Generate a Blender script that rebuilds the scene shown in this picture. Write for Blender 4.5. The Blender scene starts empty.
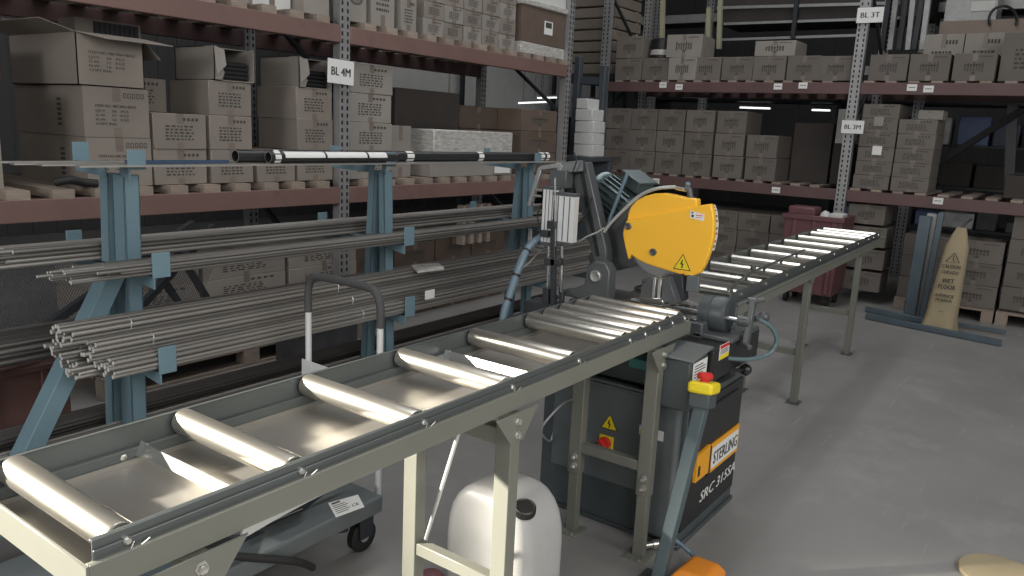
import bpy, bmesh, math, random
from mathutils import Vector, Matrix
random.seed(7)
PI = math.pi
SC = bpy.context.scene
COL = SC.collection

# ------------------------------------------------------------------ camera
CAM_H = 1.62
PITCH, ROLL, YAW, FPX = 0.199761, 0.0475032, 0.621474, 779.97
f0 = Vector((math.cos(YAW), math.sin(YAW), 0)); r0 = Vector((math.sin(YAW), -math.cos(YAW), 0)); u0 = Vector((0, 0, 1))
CF = f0*math.cos(PITCH) - u0*math.sin(PITCH)
_u = u0*math.cos(PITCH) + f0*math.sin(PITCH)
CR = r0*math.cos(ROLL) + _u*math.sin(ROLL)
CU = _u*math.cos(ROLL) - r0*math.sin(ROLL)
cam_d = bpy.data.cameras.new('camera'); cam = bpy.data.objects.new('camera', cam_d); COL.objects.link(cam)
cam_d.sensor_width = 36; cam_d.lens = 36*FPX/1024; cam_d.clip_start = 0.05; cam_d.clip_end = 80
M = Matrix((( CR.x, CU.x, -CF.x, 0), (CR.y, CU.y, -CF.y, 0), (CR.z, CU.z, -CF.z, CAM_H), (0, 0, 0, 1)))
cam.matrix_world = M
SC.camera = cam

def ray(px, py): return CR*(px-512) - CU*(py-288) + CF*FPX
def atz(px, py, z): d = ray(px, py); t = (z-CAM_H)/d.z; return Vector((d.x*t, d.y*t, z))
def aty(px, py, y): d = ray(px, py); t = y/d.y; return Vector((d.x*t, y, CAM_H+d.z*t))
def atx(px, py, x): d = ray(px, py); t = x/d.x; return Vector((x, d.y*t, CAM_H+d.z*t))

# ------------------------------------------------------------------ world, lights, exposure
SC.view_settings.view_transform = 'Standard'; SC.view_settings.look = 'None'
SC.view_settings.gamma = 1.0; SC.view_settings.use_curve_mapping = False
SC.view_settings.exposure = 0.0
w = bpy.data.worlds.new('world'); SC.world = w; w.use_nodes = True
bg = w.node_tree.nodes['Background']; bg.inputs[0].default_value = (0.93, 0.97, 1.0, 1); bg.inputs[1].default_value = 0.30

def area(name, loc, target, sx, sy, power, col=(1, 1, 1)):
    d = bpy.data.lights.new(name, 'AREA'); d.shape = 'RECTANGLE'; d.size = sx; d.size_y = sy; d.energy = power; d.color = col
    o = bpy.data.objects.new(name, d); COL.objects.link(o); o.location = loc
    o.rotation_euler = (Vector(target)-Vector(loc)).to_track_quat('-Z', 'Y').to_euler(); return o
area('added_key_light', (0.2, -3.2, 4.0), (2.6, 3.0, 0.9), 6.0, 3.6, 250, (1.0, 0.985, 0.96))  # key light added to brighten the left rack fronts; no door there
area('added_side_fill', (-5.0, 1.6, 2.8), (3.0, 1.5, 1.0), 2.4, 1.2, 130, (1.0, 0.97, 0.93))  # fill added to lift the saw and other -X faces; no window there
area('added_overhead_fill', (5.0, 2.6, 6.6), (5.0, 2.6, 0), 9.0, 1.3, 190, (0.97, 0.98, 1))  # overhead strip added for far roller highlights and a lighter floor; ceiling is closed
sp = bpy.data.lights.new('low_sunbeam', 'SPOT'); sp.energy = 17500; sp.spot_size = math.radians(14.5); sp.spot_blend = 0.7; sp.shadow_soft_size = 0.12; sp.color = (1.0, 0.93, 0.80)
so = bpy.data.objects.new('low_sunbeam', sp); COL.objects.link(so); so.location = (-3.6, 7.1, 3.3)
so.rotation_euler = (Vector((0.85, 1.45, 0.72))-so.location).to_track_quat('-Z', 'Y').to_euler()

# ------------------------------------------------------------------ materials
def mat(name, col, rough=0.5, metal=0.0, var=0.0, vscale=8.0, bump=0.0, bscale=60.0, rand=0.0, stretch=None, rvar=0.0, spec=0.5, dirt=None, dscale=2.0, trans=0.0):
    m = bpy.data.materials.new(name); m.use_nodes = True; nt = m.node_tree; N = nt.nodes; L = nt.links
    b = N['Principled BSDF']; b.inputs['Base Color'].default_value = (*col, 1); b.inputs['Roughness'].default_value = rough
    b.inputs['Metallic'].default_value = metal; b.inputs['Specular IOR Level'].default_value = spec
    if trans: b.inputs['Transmission Weight'].default_value = trans
    tc = N.new('ShaderNodeTexCoord'); src = tc.outputs['Object']
    if stretch:
        mp = N.new('ShaderNodeMapping'); mp.inputs['Scale'].default_value = stretch; L.new(src, mp.inputs[0]); src = mp.outputs[0]
    if var or rand or dirt:
        cur = None
        nz = N.new('ShaderNodeTexNoise'); nz.inputs['Scale'].default_value = vscale; nz.inputs['Detail'].default_value = 6; L.new(src, nz.inputs[0])
        mr = N.new('ShaderNodeMapRange'); mr.inputs['From Min'].default_value = .25; mr.inputs['From Max'].default_value = .75
        mr.inputs['To Min'].default_value = 1-var; mr.inputs['To Max'].default_value = 1+var; L.new(nz.outputs[0], mr.inputs[0])
        val = mr.outputs[0]
        if rand:
            oi = N.new('ShaderNodeObjectInfo'); m2 = N.new('ShaderNodeMapRange'); m2.inputs['To Min'].default_value = 1-rand; m2.inputs['To Max'].default_value = 1+rand
            L.new(oi.outputs['Random'], m2.inputs[0]); mu = N.new('ShaderNodeMath'); mu.operation = 'MULTIPLY'; L.new(val, mu.inputs[0]); L.new(m2.outputs[0], mu.inputs[1]); val = mu.outputs[0]
        vm = N.new('ShaderNodeVectorMath'); vm.operation = 'SCALE'; vm.inputs[0].default_value = col; L.new(val, vm.inputs['Scale'])
        out = vm.outputs[0]
        if dirt:
            n2 = N.new('ShaderNodeTexNoise'); n2.inputs['Scale'].default_value = dscale; n2.inputs['Detail'].default_value = 9; n2.inputs['Roughness'].default_value = .7; L.new(src, n2.inputs[0])
            r2 = N.new('ShaderNodeMapRange'); r2.inputs['From Min'].default_value = .52; r2.inputs['From Max'].default_value = .68; L.new(n2.outputs[0], r2.inputs[0])
            mx = N.new('ShaderNodeMix'); mx.data_type = 'RGBA'; L.new(r2.outputs[0], mx.inputs['Factor']); L.new(out, mx.inputs['A']); mx.inputs['B'].default_value = (*dirt, 1); out = mx.outputs['Result']
        L.new(out, b.inputs['Base Color'])
    if rvar:
        n3 = N.new('ShaderNodeTexNoise'); n3.inputs['Scale'].default_value = vscale*.7; n3.inputs['Detail'].default_value = 7; L.new(src, n3.inputs[0])
        r3 = N.new('ShaderNodeMapRange'); r3.inputs['From Min'].default_value = .3; r3.inputs['From Max'].default_value = .7; r3.inputs['To Min'].default_value = max(0.03, rough-rvar); r3.inputs['To Max'].default_value = rough+rvar
        L.new(n3.outputs[0], r3.inputs[0]); L.new(r3.outputs[0], b.inputs['Roughness'])
    if bump:
        n4 = N.new('ShaderNodeTexNoise'); n4.inputs['Scale'].default_value = bscale; n4.inputs['Detail'].default_value = 4; L.new(src, n4.inputs[0])
        bp = N.new('ShaderNodeBump'); bp.inputs['Strength'].default_value = bump; bp.inputs['Distance'].default_value = 0.004; L.new(n4.outputs[0], bp.inputs['Height']); L.new(bp.outputs[0], b.inputs['Normal'])
    return m

CARD = mat('cardboard', (0.235, 0.205, 0.178), .85, var=.08, vscale=5, rand=.08, bump=.15, bscale=25)
CARDL = mat('cardboard_grey', (0.27, 0.248, 0.222), .85, var=.08, vscale=5, rand=.08)
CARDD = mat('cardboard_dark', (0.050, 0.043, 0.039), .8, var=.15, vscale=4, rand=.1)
TAPE = mat('packing_tape', (0.19, 0.155, 0.13), .35, var=.1)
INK = mat('printing_ink', (0.060, 0.052, 0.047), .8)
INSIDE = mat('carton_content_black', (0.015, 0.015, 0.017), .45)
INKF = mat('faded_printing_ink', (0.095, 0.082, 0.072), .8)
WHITEC = mat('white_card', (0.60, 0.60, 0.58), .7, var=.05)
PAPER = mat('white_label_paper', (0.78, 0.78, 0.76), .6)
PALW = mat('pallet_wood', (0.30, 0.245, 0.20), .85, var=.2, vscale=14, stretch=(1, 6, 6), rand=.15)
BEAM = mat('rack_beam_red_oxide', (0.190, 0.112, 0.098), .55, var=.10, vscale=3, dirt=(.15, .10, .09), dscale=5)
BEAMD = mat('rack_beam_maroon', (0.125, 0.072, 0.070), .55, var=.12, vscale=3)
UPR = mat('galvanised_upright', (0.36, 0.36, 0.36), .45, .5, var=.12, vscale=10)
HOLE = mat('slot_black', (0.010, 0.010, 0.010), .8)
DKS = mat('dark_painted_steel', (0.028, 0.031, 0.036), .5, var=.15)
BLUE = mat('blue_grey_paint', (0.150, 0.240, 0.285), .5, var=.08, vscale=6)
BLUED = mat('blue_grey_paint_dark', (0.10, 0.135, 0.16), .45, .2, var=.15, vscale=6)
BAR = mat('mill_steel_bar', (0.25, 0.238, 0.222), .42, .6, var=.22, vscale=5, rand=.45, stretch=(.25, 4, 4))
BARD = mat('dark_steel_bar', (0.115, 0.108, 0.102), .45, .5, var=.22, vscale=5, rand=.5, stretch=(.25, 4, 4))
BARE = mat('saw_cut_steel', (0.75, 0.74, 0.71), .45, .3)
ALU = mat('aluminium_flat', (0.50, 0.48, 0.45), .38, .8, var=.08, rand=.1)
PIPE = mat('black_pipe_coating', (0.020, 0.021, 0.022), .4, var=.15)
ROL = mat('zinc_plated_roller', (0.76, 0.73, 0.66), .30, .95, var=.02)
RIMM = mat('roller_end_dark', (0.14, 0.16, 0.17), .35, .7)
FRAME = mat('olive_grey_paint', (0.205, 0.208, 0.178), .42, .15, var=.05, vscale=5)
FRAMED = mat('dark_green_grey_paint', (0.125, 0.138, 0.136), .33, .35, var=.08, vscale=5)
TRAY = mat('oiled_steel_tray', (0.37, 0.35, 0.32), .42, .65, var=.08, vscale=3)
GALV = mat('bright_zinc', (0.66, 0.66, 0.66), .28, .9, var=.08)
BOLT = mat('zinc_bolt', (0.62, 0.62, 0.58), .3, .85)
SLATE = mat('slate_green_machine_paint', (0.066, 0.079, 0.083), .40, var=.10, vscale=12, bump=.1, bscale=200)
SLATEL = mat('slate_light_machine_paint', (0.118, 0.134, 0.138), .40, var=.10, vscale=12)
BLACK = mat('black_machine_paint', (0.016, 0.016, 0.017), .38, var=.1)
CAST = mat('cast_iron_grey_paint', (0.098, 0.104, 0.108), .42, .2, var=.12, vscale=9, bump=.2)
YEL = mat('guard_yellow_orange', (1.0, 0.54, 0.04), .32, var=.03, vscale=6)
YELB = mat('safety_yellow', (0.85, 0.66, 0.02), .4)
BAND = mat('band_amber', (0.85, 0.38, 0.015), .45)
ORG = mat('orange_plastic', (0.80, 0.27, 0.03), .4)
REDM = mat('red_plastic', (0.62, 0.03, 0.025), .35)
TEAL = mat('teal_paint', (0.05, 0.22, 0.20), .4)
MOT = mat('motor_teal_grey', (0.105, 0.14, 0.142), .28, .5, var=.1)
ALUC = mat('anodised_cylinder', (0.86, 0.87, 0.87), .35, .35, var=.04, stretch=(6, 6, .4))
STEEL = mat('machined_steel', (0.60, 0.60, 0.60), .22, .95)
RUB = mat('black_rubber', (0.013, 0.013, 0.013), .6)
BHOSE = mat('blue_grey_hose', (0.13, 0.19, 0.24), .4)
GHOSE = mat('silver_hose', (0.45, 0.46, 0.44), .4, .3)
THOSE = mat('clear_teal_hose', (0.10, 0.155, 0.165), .3)
WHTP = mat('white_enamel', (0.62, 0.64, 0.64), .35)
GRYF = mat('grey_foam_grip', (0.060, 0.060, 0.062), .7)
JUG = mat('translucent_white_plastic', (0.47, 0.47, 0.46), .38, var=.10, vscale=5, spec=.4)
CONE = mat('tan_fabric', (0.370, 0.305, 0.190), .7, var=.08, vscale=6)
TUB = mat('maroon_plastic', (0.145, 0.060, 0.065), .45, var=.12)
TUBR = mat('rusty_red_crate', (0.120, 0.060, 0.052), .7, var=.2)
WRAP = mat('stretch_film', (0.48, 0.47, 0.44), .22, var=.35, vscale=18, stretch=(1, 1, 4), bump=.6, bscale=30)
PLYW = mat('pale_board', (0.20, 0.17, 0.14), .8, var=.1, rand=.08)
LITP = mat('pale_post_wood', (0.34, 0.33, 0.22), .8)
BLK2 = mat('distant_grey', (0.10, 0.10, 0.11), .7, var=.3)
LAMP = bpy.data.materials.new('strip_lamp_lit'); LAMP.use_nodes = True
_b = LAMP.node_tree.nodes['Principled BSDF']; _b.inputs['Emission Color'].default_value = (.95, 1, .98, 1); _b.inputs['Emission Strength'].default_value = 1.4; _b.inputs['Base Color'].default_value = (.8, .8, .8, 1)

def floor_mat():
    m = mat('worn_concrete', (0.255, 0.250, 0.242), .55, var=.10, vscale=1.6, rvar=.12, bump=.12, bscale=40, dirt=(.30, .295, .285), dscale=2.2)
    nt = m.node_tree; N = nt.nodes; L = nt.links; b = N['Principled BSDF']
    old = b.inputs['Base Color'].links[0].from_socket
    tc = N.new('ShaderNodeTexCoord'); mp = N.new('ShaderNodeMapping'); mp.inputs['Rotation'].default_value = (0, 0, .35); mp.inputs['Scale'].default_value = (.35, 9, 1); L.new(tc.outputs['Object'], mp.inputs[0])
    nz = N.new('ShaderNodeTexNoise'); nz.inputs['Scale'].default_value = 4; nz.inputs['Detail'].default_value = 8; nz.inputs['Distortion'].default_value = .6; L.new(mp.outputs[0], nz.inputs[0])
    mr = N.new('ShaderNodeMapRange'); mr.inputs['From Min'].default_value = .66; mr.inputs['From Max'].default_value = .72; L.new(nz.outputs[0], mr.inputs[0])
    mx = N.new('ShaderNodeMix'); mx.data_type = 'RGBA'; mx.inputs['B'].default_value = (.34, .335, .32, 1); L.new(mr.outputs[0], mx.inputs['Factor']); L.new(old, mx.inputs['A']); L.new(mx.outputs['Result'], b.inputs['Base Color'])
    return m
FLOOR = floor_mat()
WALL = mat('warehouse_cladding', (0.075, 0.075, 0.078), .7, var=.1, vscale=1)

# ------------------------------------------------------------------ mesh builder
class MB:
    def __init__(s): s.v = []; s.f = []; s.m = []
    def add(s, vs, fs, m=0):
        n = len(s.v); s.v += [Vector(v) for v in vs]; s.f += [tuple(n+i for i in f) for f in fs]; s.m += [m]*len(fs); return s
    def box(s, x0, x1, y0, y1, z0, z1, m=0):
        return s.add([(x0,y0,z0),(x1,y0,z0),(x1,y1,z0),(x0,y1,z0),(x0,y0,z1),(x1,y0,z1),(x1,y1,z1),(x0,y1,z1)],
                     [(0,3,2,1),(4,5,6,7),(0,1,5,4),(1,2,6,5),(2,3,7,6),(3,0,4,7)], m)
    def obox(s, c, size, rot, m=0):
        R = rot.to_3x3() if hasattr(rot, 'to_3x3') else rot; c = Vector(c); a, b, d = [q/2 for q in size]
        vs = [c+R@Vector(p) for p in [(-a,-b,-d),(a,-b,-d),(a,b,-d),(-a,b,-d),(-a,-b,d),(a,-b,d),(a,b,d),(-a,b,d)]]
        return s.add(vs, [(0,3,2,1),(4,5,6,7),(0,1,5,4),(1,2,6,5),(2,3,7,6),(3,0,4,7)], m)
    def bar(s, p0, p1, w, h, up=(0,0,1), m=0):
        p0 = Vector(p0); p1 = Vector(p1); d = (p1-p0); l = d.length; d.normalize(); up = Vector(up)
        side = d.cross(up)
        if side.length < 1e-4: side = d.cross(Vector((1,0,0)))
        side.normalize(); u = side.cross(d)
        R = Matrix((d, side, u)).transposed(); return s.obox((p0+p1)/2, (l, w, h), R, m)
    def ring_path(s, pts, rs, n=12, m=0, caps=True, flat=None):
        pts = [Vector(p) for p in pts]; N = len(pts)
        if not hasattr(rs, '__len__'): rs = [rs]*N
        base = len(s.v); prev = None; vs = []
        for i, p in enumerate(pts):
            t = (pts[min(i+1, N-1)]-pts[max(i-1, 0)]).normalized()
            if prev is None:
                a = Vector((0,0,1)) if abs(t.z) < .9 else Vector((1,0,0)); u = t.cross(a).normalized()
            else:
                u = (prev - t*prev.dot(t)).normalized()
            prev = u; v = t.cross(u)
            for k in range(n):
                an = 2*PI*k/n; vs.append(p+(u*math.cos(an)+v*math.sin(an))*rs[i])
        fs = [(i*n+k, i*n+(k+1)%n, (i+1)*n+(k+1)%n, (i+1)*n+k) for i in range(N-1) for k in range(n)]
        if caps: fs += [tuple(range(n-1, -1, -1)), tuple((N-1)*n+k for k in range(n))]
        return s.add(vs, fs, m)
    def cyl(s, p0, p1, r, n=20, m=0): return s.ring_path([p0, p1], r, n, m)
    def lathe(s, p0, ax, prof, n=28, m=0):   # prof: (distance along axis, radius)
        p0 = Vector(p0); ax = Vector(ax).normalized(); a = Vector((0,0,1)) if abs(ax.z) < .9 else Vector((1,0,0))
        u = ax.cross(a).normalized(); v = ax.cross(u); vs = []
        for d, r in prof:
            for k in range(n):
                an = 2*PI*k/n; vs.append(p0+ax*d+(u*math.cos(an)+v*math.sin(an))*max(r, 1e-5))
        N = len(prof)
        fs = [(i*n+k, i*n+(k+1)%n, (i+1)*n+(k+1)%n, (i+1)*n+k) for i in range(N-1) for k in range(n)]
        fs += [tuple(range(n-1, -1, -1)), tuple((N-1)*n+k for k in range(n))]
        return s.add(vs, fs, m)
    def prism(s, poly, off, m=0):
        poly = [Vector(p) for p in poly]; off = Vector(off); n = len(poly)
        return s.add(poly+[p+off for p in poly], [tuple(range(n-1, -1, -1)), tuple(range(n, 2*n))]+[(i, (i+1)%n, n+(i+1)%n, n+i) for i in range(n)], m)
    def quad(s, a, b, c, d, m=0): return s.add([a, b, c, d], [(0,1,2,3)], m)
    def mesh(s, name, mats, base=Vector((0,0,0)), smooth=32):
        me = bpy.data.meshes.new(name); me.from_pydata([tuple(v-base) for v in s.v], [], s.f)
        for mt in (mats if isinstance(mats, (list, tuple)) else [mats]): me.materials.append(mt)
        me.polygons.foreach_set('material_index', s.m)
        bm = bmesh.new(); bm.from_mesh(me); bmesh.ops.recalc_face_normals(bm, faces=bm.faces[:]); bm.to_mesh(me); bm.free()
        me.shade_smooth(); me.set_sharp_from_angle(angle=math.radians(smooth)); me.update(); return me
    def build(s, name, mats, parent=None, bevel=0.0, seg=2, smooth=32, base=None):
        if parent is not None: b = parent['_b']; b = Vector(b)
        else: b = Vector(base) if base is not None else Vector((0,0,0))
        o = bpy.data.objects.new(name, s.mesh(name, mats, b, smooth)); COL.objects.link(o)
        if parent is not None: o.parent = parent
        else: o.location = b
        o['_b'] = list(b)
        if bevel:
            bv = o.modifiers.new('bevel', 'BEVEL'); bv.width = bevel; bv.segments = seg; bv.limit_method = 'ANGLE'; bv.angle_limit = math.radians(40)
        return o

def tag(o, label=None, cat=None, group=None, kind=None):
    if label: o['label'] = label
    if cat: o['category'] = cat
    if group: o['group'] = group
    if kind: o['kind'] = kind
    return o
def thing(name, label, cat, loc=(0,0,0), group=None):
    o = bpy.data.objects.new(name, None); COL.objects.link(o); o.location = loc; o.empty_display_size = .05; o['_b'] = list(loc)
    return tag(o, label, cat, group)
def struct(name, mb, m, **k): return tag(mb.build(name, m, **k), kind='structure')
def part_at(name, mb_, mats, parent, bevel=0.0, **k):    # child of a child: same base as the thing
    return mb_.build(name, mats, parent, bevel, **k)
def dup(src, loc=None, rz=None, scale=None, label=None, group=None):
    r = src.copy(); COL.objects.link(r)
    if loc is not None: r.location = loc
    if rz is not None: r.rotation_euler = (0, 0, rz)
    if scale is not None: r.scale = scale
    if label: r['label'] = label
    if group: r['group'] = group
    for ch in list(src.children):
        c = ch.copy(); COL.objects.link(c); c.parent = r
        for g in list(ch.children):
            d = g.copy(); COL.objects.link(d); d.parent = c
    return r
_txt = {}
def text_mb(mb, s, origin, right, up, h, m=0, thick=0.0, align='LEFT', wid=None, space=1.0, bold=False):
    """Letters as real geometry on a surface: origin = anchor, right/up = unit directions, h = cap height."""
    key = (s, align, space, bold)
    if key not in _txt:
        cu = bpy.data.curves.new('t', 'FONT'); cu.body = s; cu.resolution_u = 2; cu.align_x = align; cu.space_character = space
        cu.fill_mode = 'FRONT'
        o = bpy.data.objects.new('t', cu); COL.objects.link(o); bpy.context.view_layer.update()
        me = bpy.data.meshes.new_from_object(o.evaluated_get(bpy.context.evaluated_depsgraph_get()))
        _txt[key] = ([v.co.copy() for v in me.vertices], [tuple(p.vertices) for p in me.polygons])
        bpy.data.objects.remove(o); bpy.data.curves.remove(cu); bpy.data.meshes.remove(me)
    vs, fs = _txt[key]; right = Vector(right).normalized(); up = Vector(up).normalized(); origin = Vector(origin)
    k = h/0.73; kx = k
    if wid and vs:
        x0 = min(v.x for v in vs); x1 = max(v.x for v in vs); kx = wid/(x1-x0)
    nrm = right.cross(up)
    for q, sh in enumerate((-.022, -.008, .008, .022) if bold else (0,)): mb.add([origin+right*(v.x*kx+sh*k)+up*v.y*k+nrm*.00012*q for v in vs], fs, m)
def smooth_path(P, n=6):
    P = [Vector(p) for p in P]; out = []
    for i in range(len(P)-1):
        a = P[max(i-1,0)]; b = P[i]; c = P[i+1]; d = P[min(i+2,len(P)-1)]
        for k in range(n):
            t = k/n; out.append(.5*((2*b)+(c-a)*t+(2*a-5*b+4*c-d)*t*t+(3*b-a-3*c+d)*t*t*t))
    return out+[P[-1]]
ORD = ['first', 'second', 'third', 'fourth', 'fifth', 'sixth', 'seventh', 'eighth', 'ninth', 'tenth', 'eleventh', 'twelfth', 'thirteenth', 'fourteenth']

# ------------------------------------------------------------------ setting
struct('floor', MB().box(-6, 16, -7, 11, -.12, 0), FLOOR)
wb = MB().box(15.9, 16, -7, 11, 0, 7)
for k in range(60): wb.box(15.88, 15.9, -7+k*.3, -6.85+k*.3, 0, 7)
struct('wall_back', wb, WALL)
wl = MB().box(-6, 16, 10.9, 11, 0, 7)
for k in range(72): wl.box(-6+k*.3, -5.85+k*.3, 10.88, 10.9, 0, 7)
struct('wall_left', wl, WALL)
struct('ceiling', MB().box(-6, 16, -7, 11, 7, 7.12), WALL)
# ------------------------------------------------------------------ near roller conveyor
YF, YB = 1.195, 1.612
conv = thing('roller_conveyor', 'long olive-grey infeed roller conveyor in the foreground, lit by warm sun', 'conveyor', (.5, 1.4, 0))
XS_, XE_ = .530, 2.865
mb = MB()
mb.box(XS_+.012, XE_-.04, YF-.007, YF-.003, .870, .947, 1); mb.box(XS_+.012, XE_-.04, YF-.003, YF+.004, .942, .947, 1)
mb.box(XS_+.012, XE_-.04, YF-.012, YF-.007, .926, .931, 1); mb.box(XS_+.012, XE_-.04, YF-.0095, YF-.007, .912, .926, 1)
mb.box(XS_, XE_, YF-.021, YF-.017, .862, .913, 0); mb.box(XS_, XE_, YF-.017, YF-.006, .909, .913, 0); mb.box(XS_, XE_, YF-.021, YF+.03, .860, .864, 0)
mb.build('front_side_rail', [FRAME, FRAMED], conv, .0012, 1)
mb = MB()
mb.box(XS_, XE_, YB+.006, YB+.010, .845, .947, 1); mb.box(XS_, XE_, YB+.000, YB+.010, .944, .947, 1)
mb.box(XS_, XE_, YB-.004, YB+.008, .888, .893, 1); mb.box(XS_, XE_, YB-.010, YB-.004, .862, .893, 1)
mb.box(XS_, XE_, YB+.01, YB+.05, .855, .859, 1)
mb.build('back_side_rail', [FRAME, FRAMED], conv, .001, 1)
MB().box(XS_-.006, XS_, YF-.021, YB+.055, .853, .913).box(XS_, XS_+.03, YF-.015, YB+.05, .853, .857).build('end_plate', FRAME, conv, .001, 1)
MB().box(XE_, XE_+.006, YF-.021, YB+.01, .853, .905).build('end_plate', FRAME, conv, .001, 1)
tr = MB().box(XS_+.01, XE_-.01, YF+.004, YB-.012, .856, .859); tr.box(XS_+.01, XE_-.01, YF+.004, YF+.006, .859, .872); tr.box(XS_+.01, XE_-.01, YB-.014, YB-.012, .859, .870)
tr.build('drip_tray', TRAY, conv)
def roller_mb(x, y0, y1, r, z):
    mb = MB(); L = y1-y0
    mb.lathe((x, y0, z), (0,1,0), [(0, r*.80), (.0005, r*.96), (.004, r), (L-.004, r), (L-.0005, r*.96), (L, r*.80)], 40, 0)
    mb.lathe((x, y0-.001, z), (0,1,0), [(-.0005, r*.72), (.002, r*.72)], 32, 1)
    mb.lathe((x, y0-.010, z), (0,1,0), [(0, .008), (L+.02, .008)], 14, 1)
    mb.lathe((x, y0-.004, z), (0,1,0), [(0, .016), (.004, .018)], 18, 1)
    return mb
RX = [.597, .955, 1.318, 1.678, 2.028, 2.368, 2.485, 2.600, 2.715, 2.826]
for x in RX:
    roller_mb(x, YF+.012, YB-.004, .030, .921).build('roller', [ROL, RIMM], conv, smooth=40)
    b = MB().lathe((x, YF-.007, .926), (0,-1,0), [(0, .008), (.006, .008), (.009, .005)], 8)
    b.ring_path([(x+.010, YF-.013, .922), (x+.003, YF-.015, .912), (x+.012, YF-.015, .908), (x+.036, YF-.015, .918)], .0018, 6)
    b.build('retaining_clip', BOLT, conv)
for x in (.845, 1.875):      # flat zinc ties between the rails, tilted, with a bent tab and bolt
    d = MB(); d.bar((x, YF+.006, .892), (x, YB-.03, .892), .004, .027, (0.35, 0, 1))
    d.prism([(x-.008, YB-.034, .876), (x+.008, YB-.034, .904), (x+.006, YB-.008, .906), (x-.010, YB-.008, .874)], (.003, 0, -.002))
    d.build('tie_strap', GALV, conv, .0008, 1)
    MB().lathe((x-.035, YB-.003, .878), (0,-1,0), [(0, .010), (.006, .010), (.008, .006)], 6).build('tie_bolt', BOLT, conv)
def leg_pair(root, x, yf, yb, zt, gus=True, foot=True, adj=False, cz=.34, wd=.045):
    for y, s in ((yf, -1), (yb, 1)):
        m = MB().box(x-wd/2, x+wd/2, y-.027, y+.027, .006 if not adj else .26, zt)
        if adj:
            m.box(x-wd/2+.004, x+wd/2-.004, y-.022, y+.022, .006, .32)
        lg = m.build('leg', FRAME, root, .003, 2)
        if gus:
            yy = y+s*.0275
            MB().prism([(x-.10, yy, zt+.004), (x+.10, yy, zt+.004), (x+.028, yy, zt-.085), (x-.028, yy, zt-.085)], (0, s*.005, 0)).build('gusset', FRAME, lg, .001, 1)
            for q in ((0, -.022), (.0, -.062)):
                MB().lathe((x+q[0], yy+s*.005, zt+q[1]), (0,s,0), [(0, .0135), (.002, .0135), (.002, .010), (.010, .010), (.012, .006)], 6).build('bolt', BOLT, lg)
        if adj:
            for dz in (.335, .295):
                MB().lathe((x-wd/2, y-.004, dz), (-1,0,0), [(0, .015), (.003, .015), (.003, .012), (.016, .012), (.024, .006)], 8).build('bolt', BOLT, lg)
        if foot:
            MB().box(x-.055, x+.045, y-.045, y+.045, 0, .006).build('foot_plate', FRAME, lg, .001, 1)
            MB().lathe((x-.042, y-.022, .006), (0,0,1), [(0, .007), (.006, .007)], 6).build('anchor_bolt', BOLT, lg)
    MB().box(x-.018, x+.018, yf+.02, yb-.02, cz-.02, cz+.02).build('cross_brace', FRAME, root, .002, 1)
leg_pair(conv, 1.685, 1.196, 1.545, .852, cz=.315)
MB().box(1.665, 1.705, 1.22, 1.52, .75, .80).build('cross_brace', FRAME, conv, .002, 1)
leg_pair(conv, 2.605, 1.190, 1.500, .852, adj=True, cz=.375)
leg_pair(conv, .715, 1.196, 1.545, .852, cz=.315)

# ------------------------------------------------------------------ far outfeed conveyor
oc = thing('roller_conveyor', 'outfeed roller conveyor on the far side of the saw, ending before the pallet racks', 'conveyor', (5.1, 1.45, 0))
def oy(x, e=0): return 1.42+e+(x-3.35)*.0225      # slightly skewed run
def skbox(mb, x0, x1, e0, e1, z0, z1, m=0):
    vs = [(x0, oy(x0, e0), z0), (x1, oy(x1, e0), z0), (x1, oy(x1, e1), z0), (x0, oy(x0, e1), z0)]
    vs += [(a, b, z1) for a, b, _ in vs]
    mb.add(vs, [(0,3,2,1),(4,5,6,7),(0,1,5,4),(1,2,6,5),(2,3,7,6),(3,0,4,7)], m)
X0, X1 = 3.36, 6.93
for nm, e, s in (('front_side_rail', -.215, -1), ('back_side_rail', .215, 1)):
    m = MB(); a, b = sorted((e, e+s*.005)); skbox(m, X0, X1, a, b, .87, .945, 1)
    a, b = sorted((e, e+s*.045)); skbox(m, X0, X1, a, b, .893, .898, 1)
    a, b = sorted((e+s*.040, e+s*.045)); skbox(m, X0, X1, a, b, .850, .905, 0)
    m.build(nm, [FRAME, FRAMED], oc, .001, 1)
m = MB(); m.bar((3.42, 1.235, .951), (3.95, 1.325, .951), .014, .010); m.bar((3.95, 1.325, .951), (5.15, 1.385, .951), .014, .010); m.lathe((4.02, 1.33, .96), (0,0,1), [(0,.016),(.02,.014)], 12); m.build('guide_bar', FRAMED, oc, .001, 1)
m = MB(); skbox(m, X1, X1+.006, -.26, .26, .85, .905); m.build('end_plate', FRAME, oc)
xs = [3.50, 3.87, 4.235, 4.585, 4.95, 5.315, 5.69, 6.06, 6.43, 6.62, 6.83]
for k, x in enumerate(xs):
    yc = oy(x); p = MB(); segs = [(-.205, .205)]
    for a, b in segs:
        rr = .026
        p.lathe((x, yc+a, .918), (0,1,0), [(0, rr*.85), (.003, rr), (b-a-.003, rr), (b-a, rr*.85)], 20)
    p.build('roller', [ROL], oc, smooth=40)
    MB().lathe((x, yc-.221, .922), (0,-1,0), [(0, .009), (.007, .009)], 6).build('axle_nut', BOLT, oc)
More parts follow.
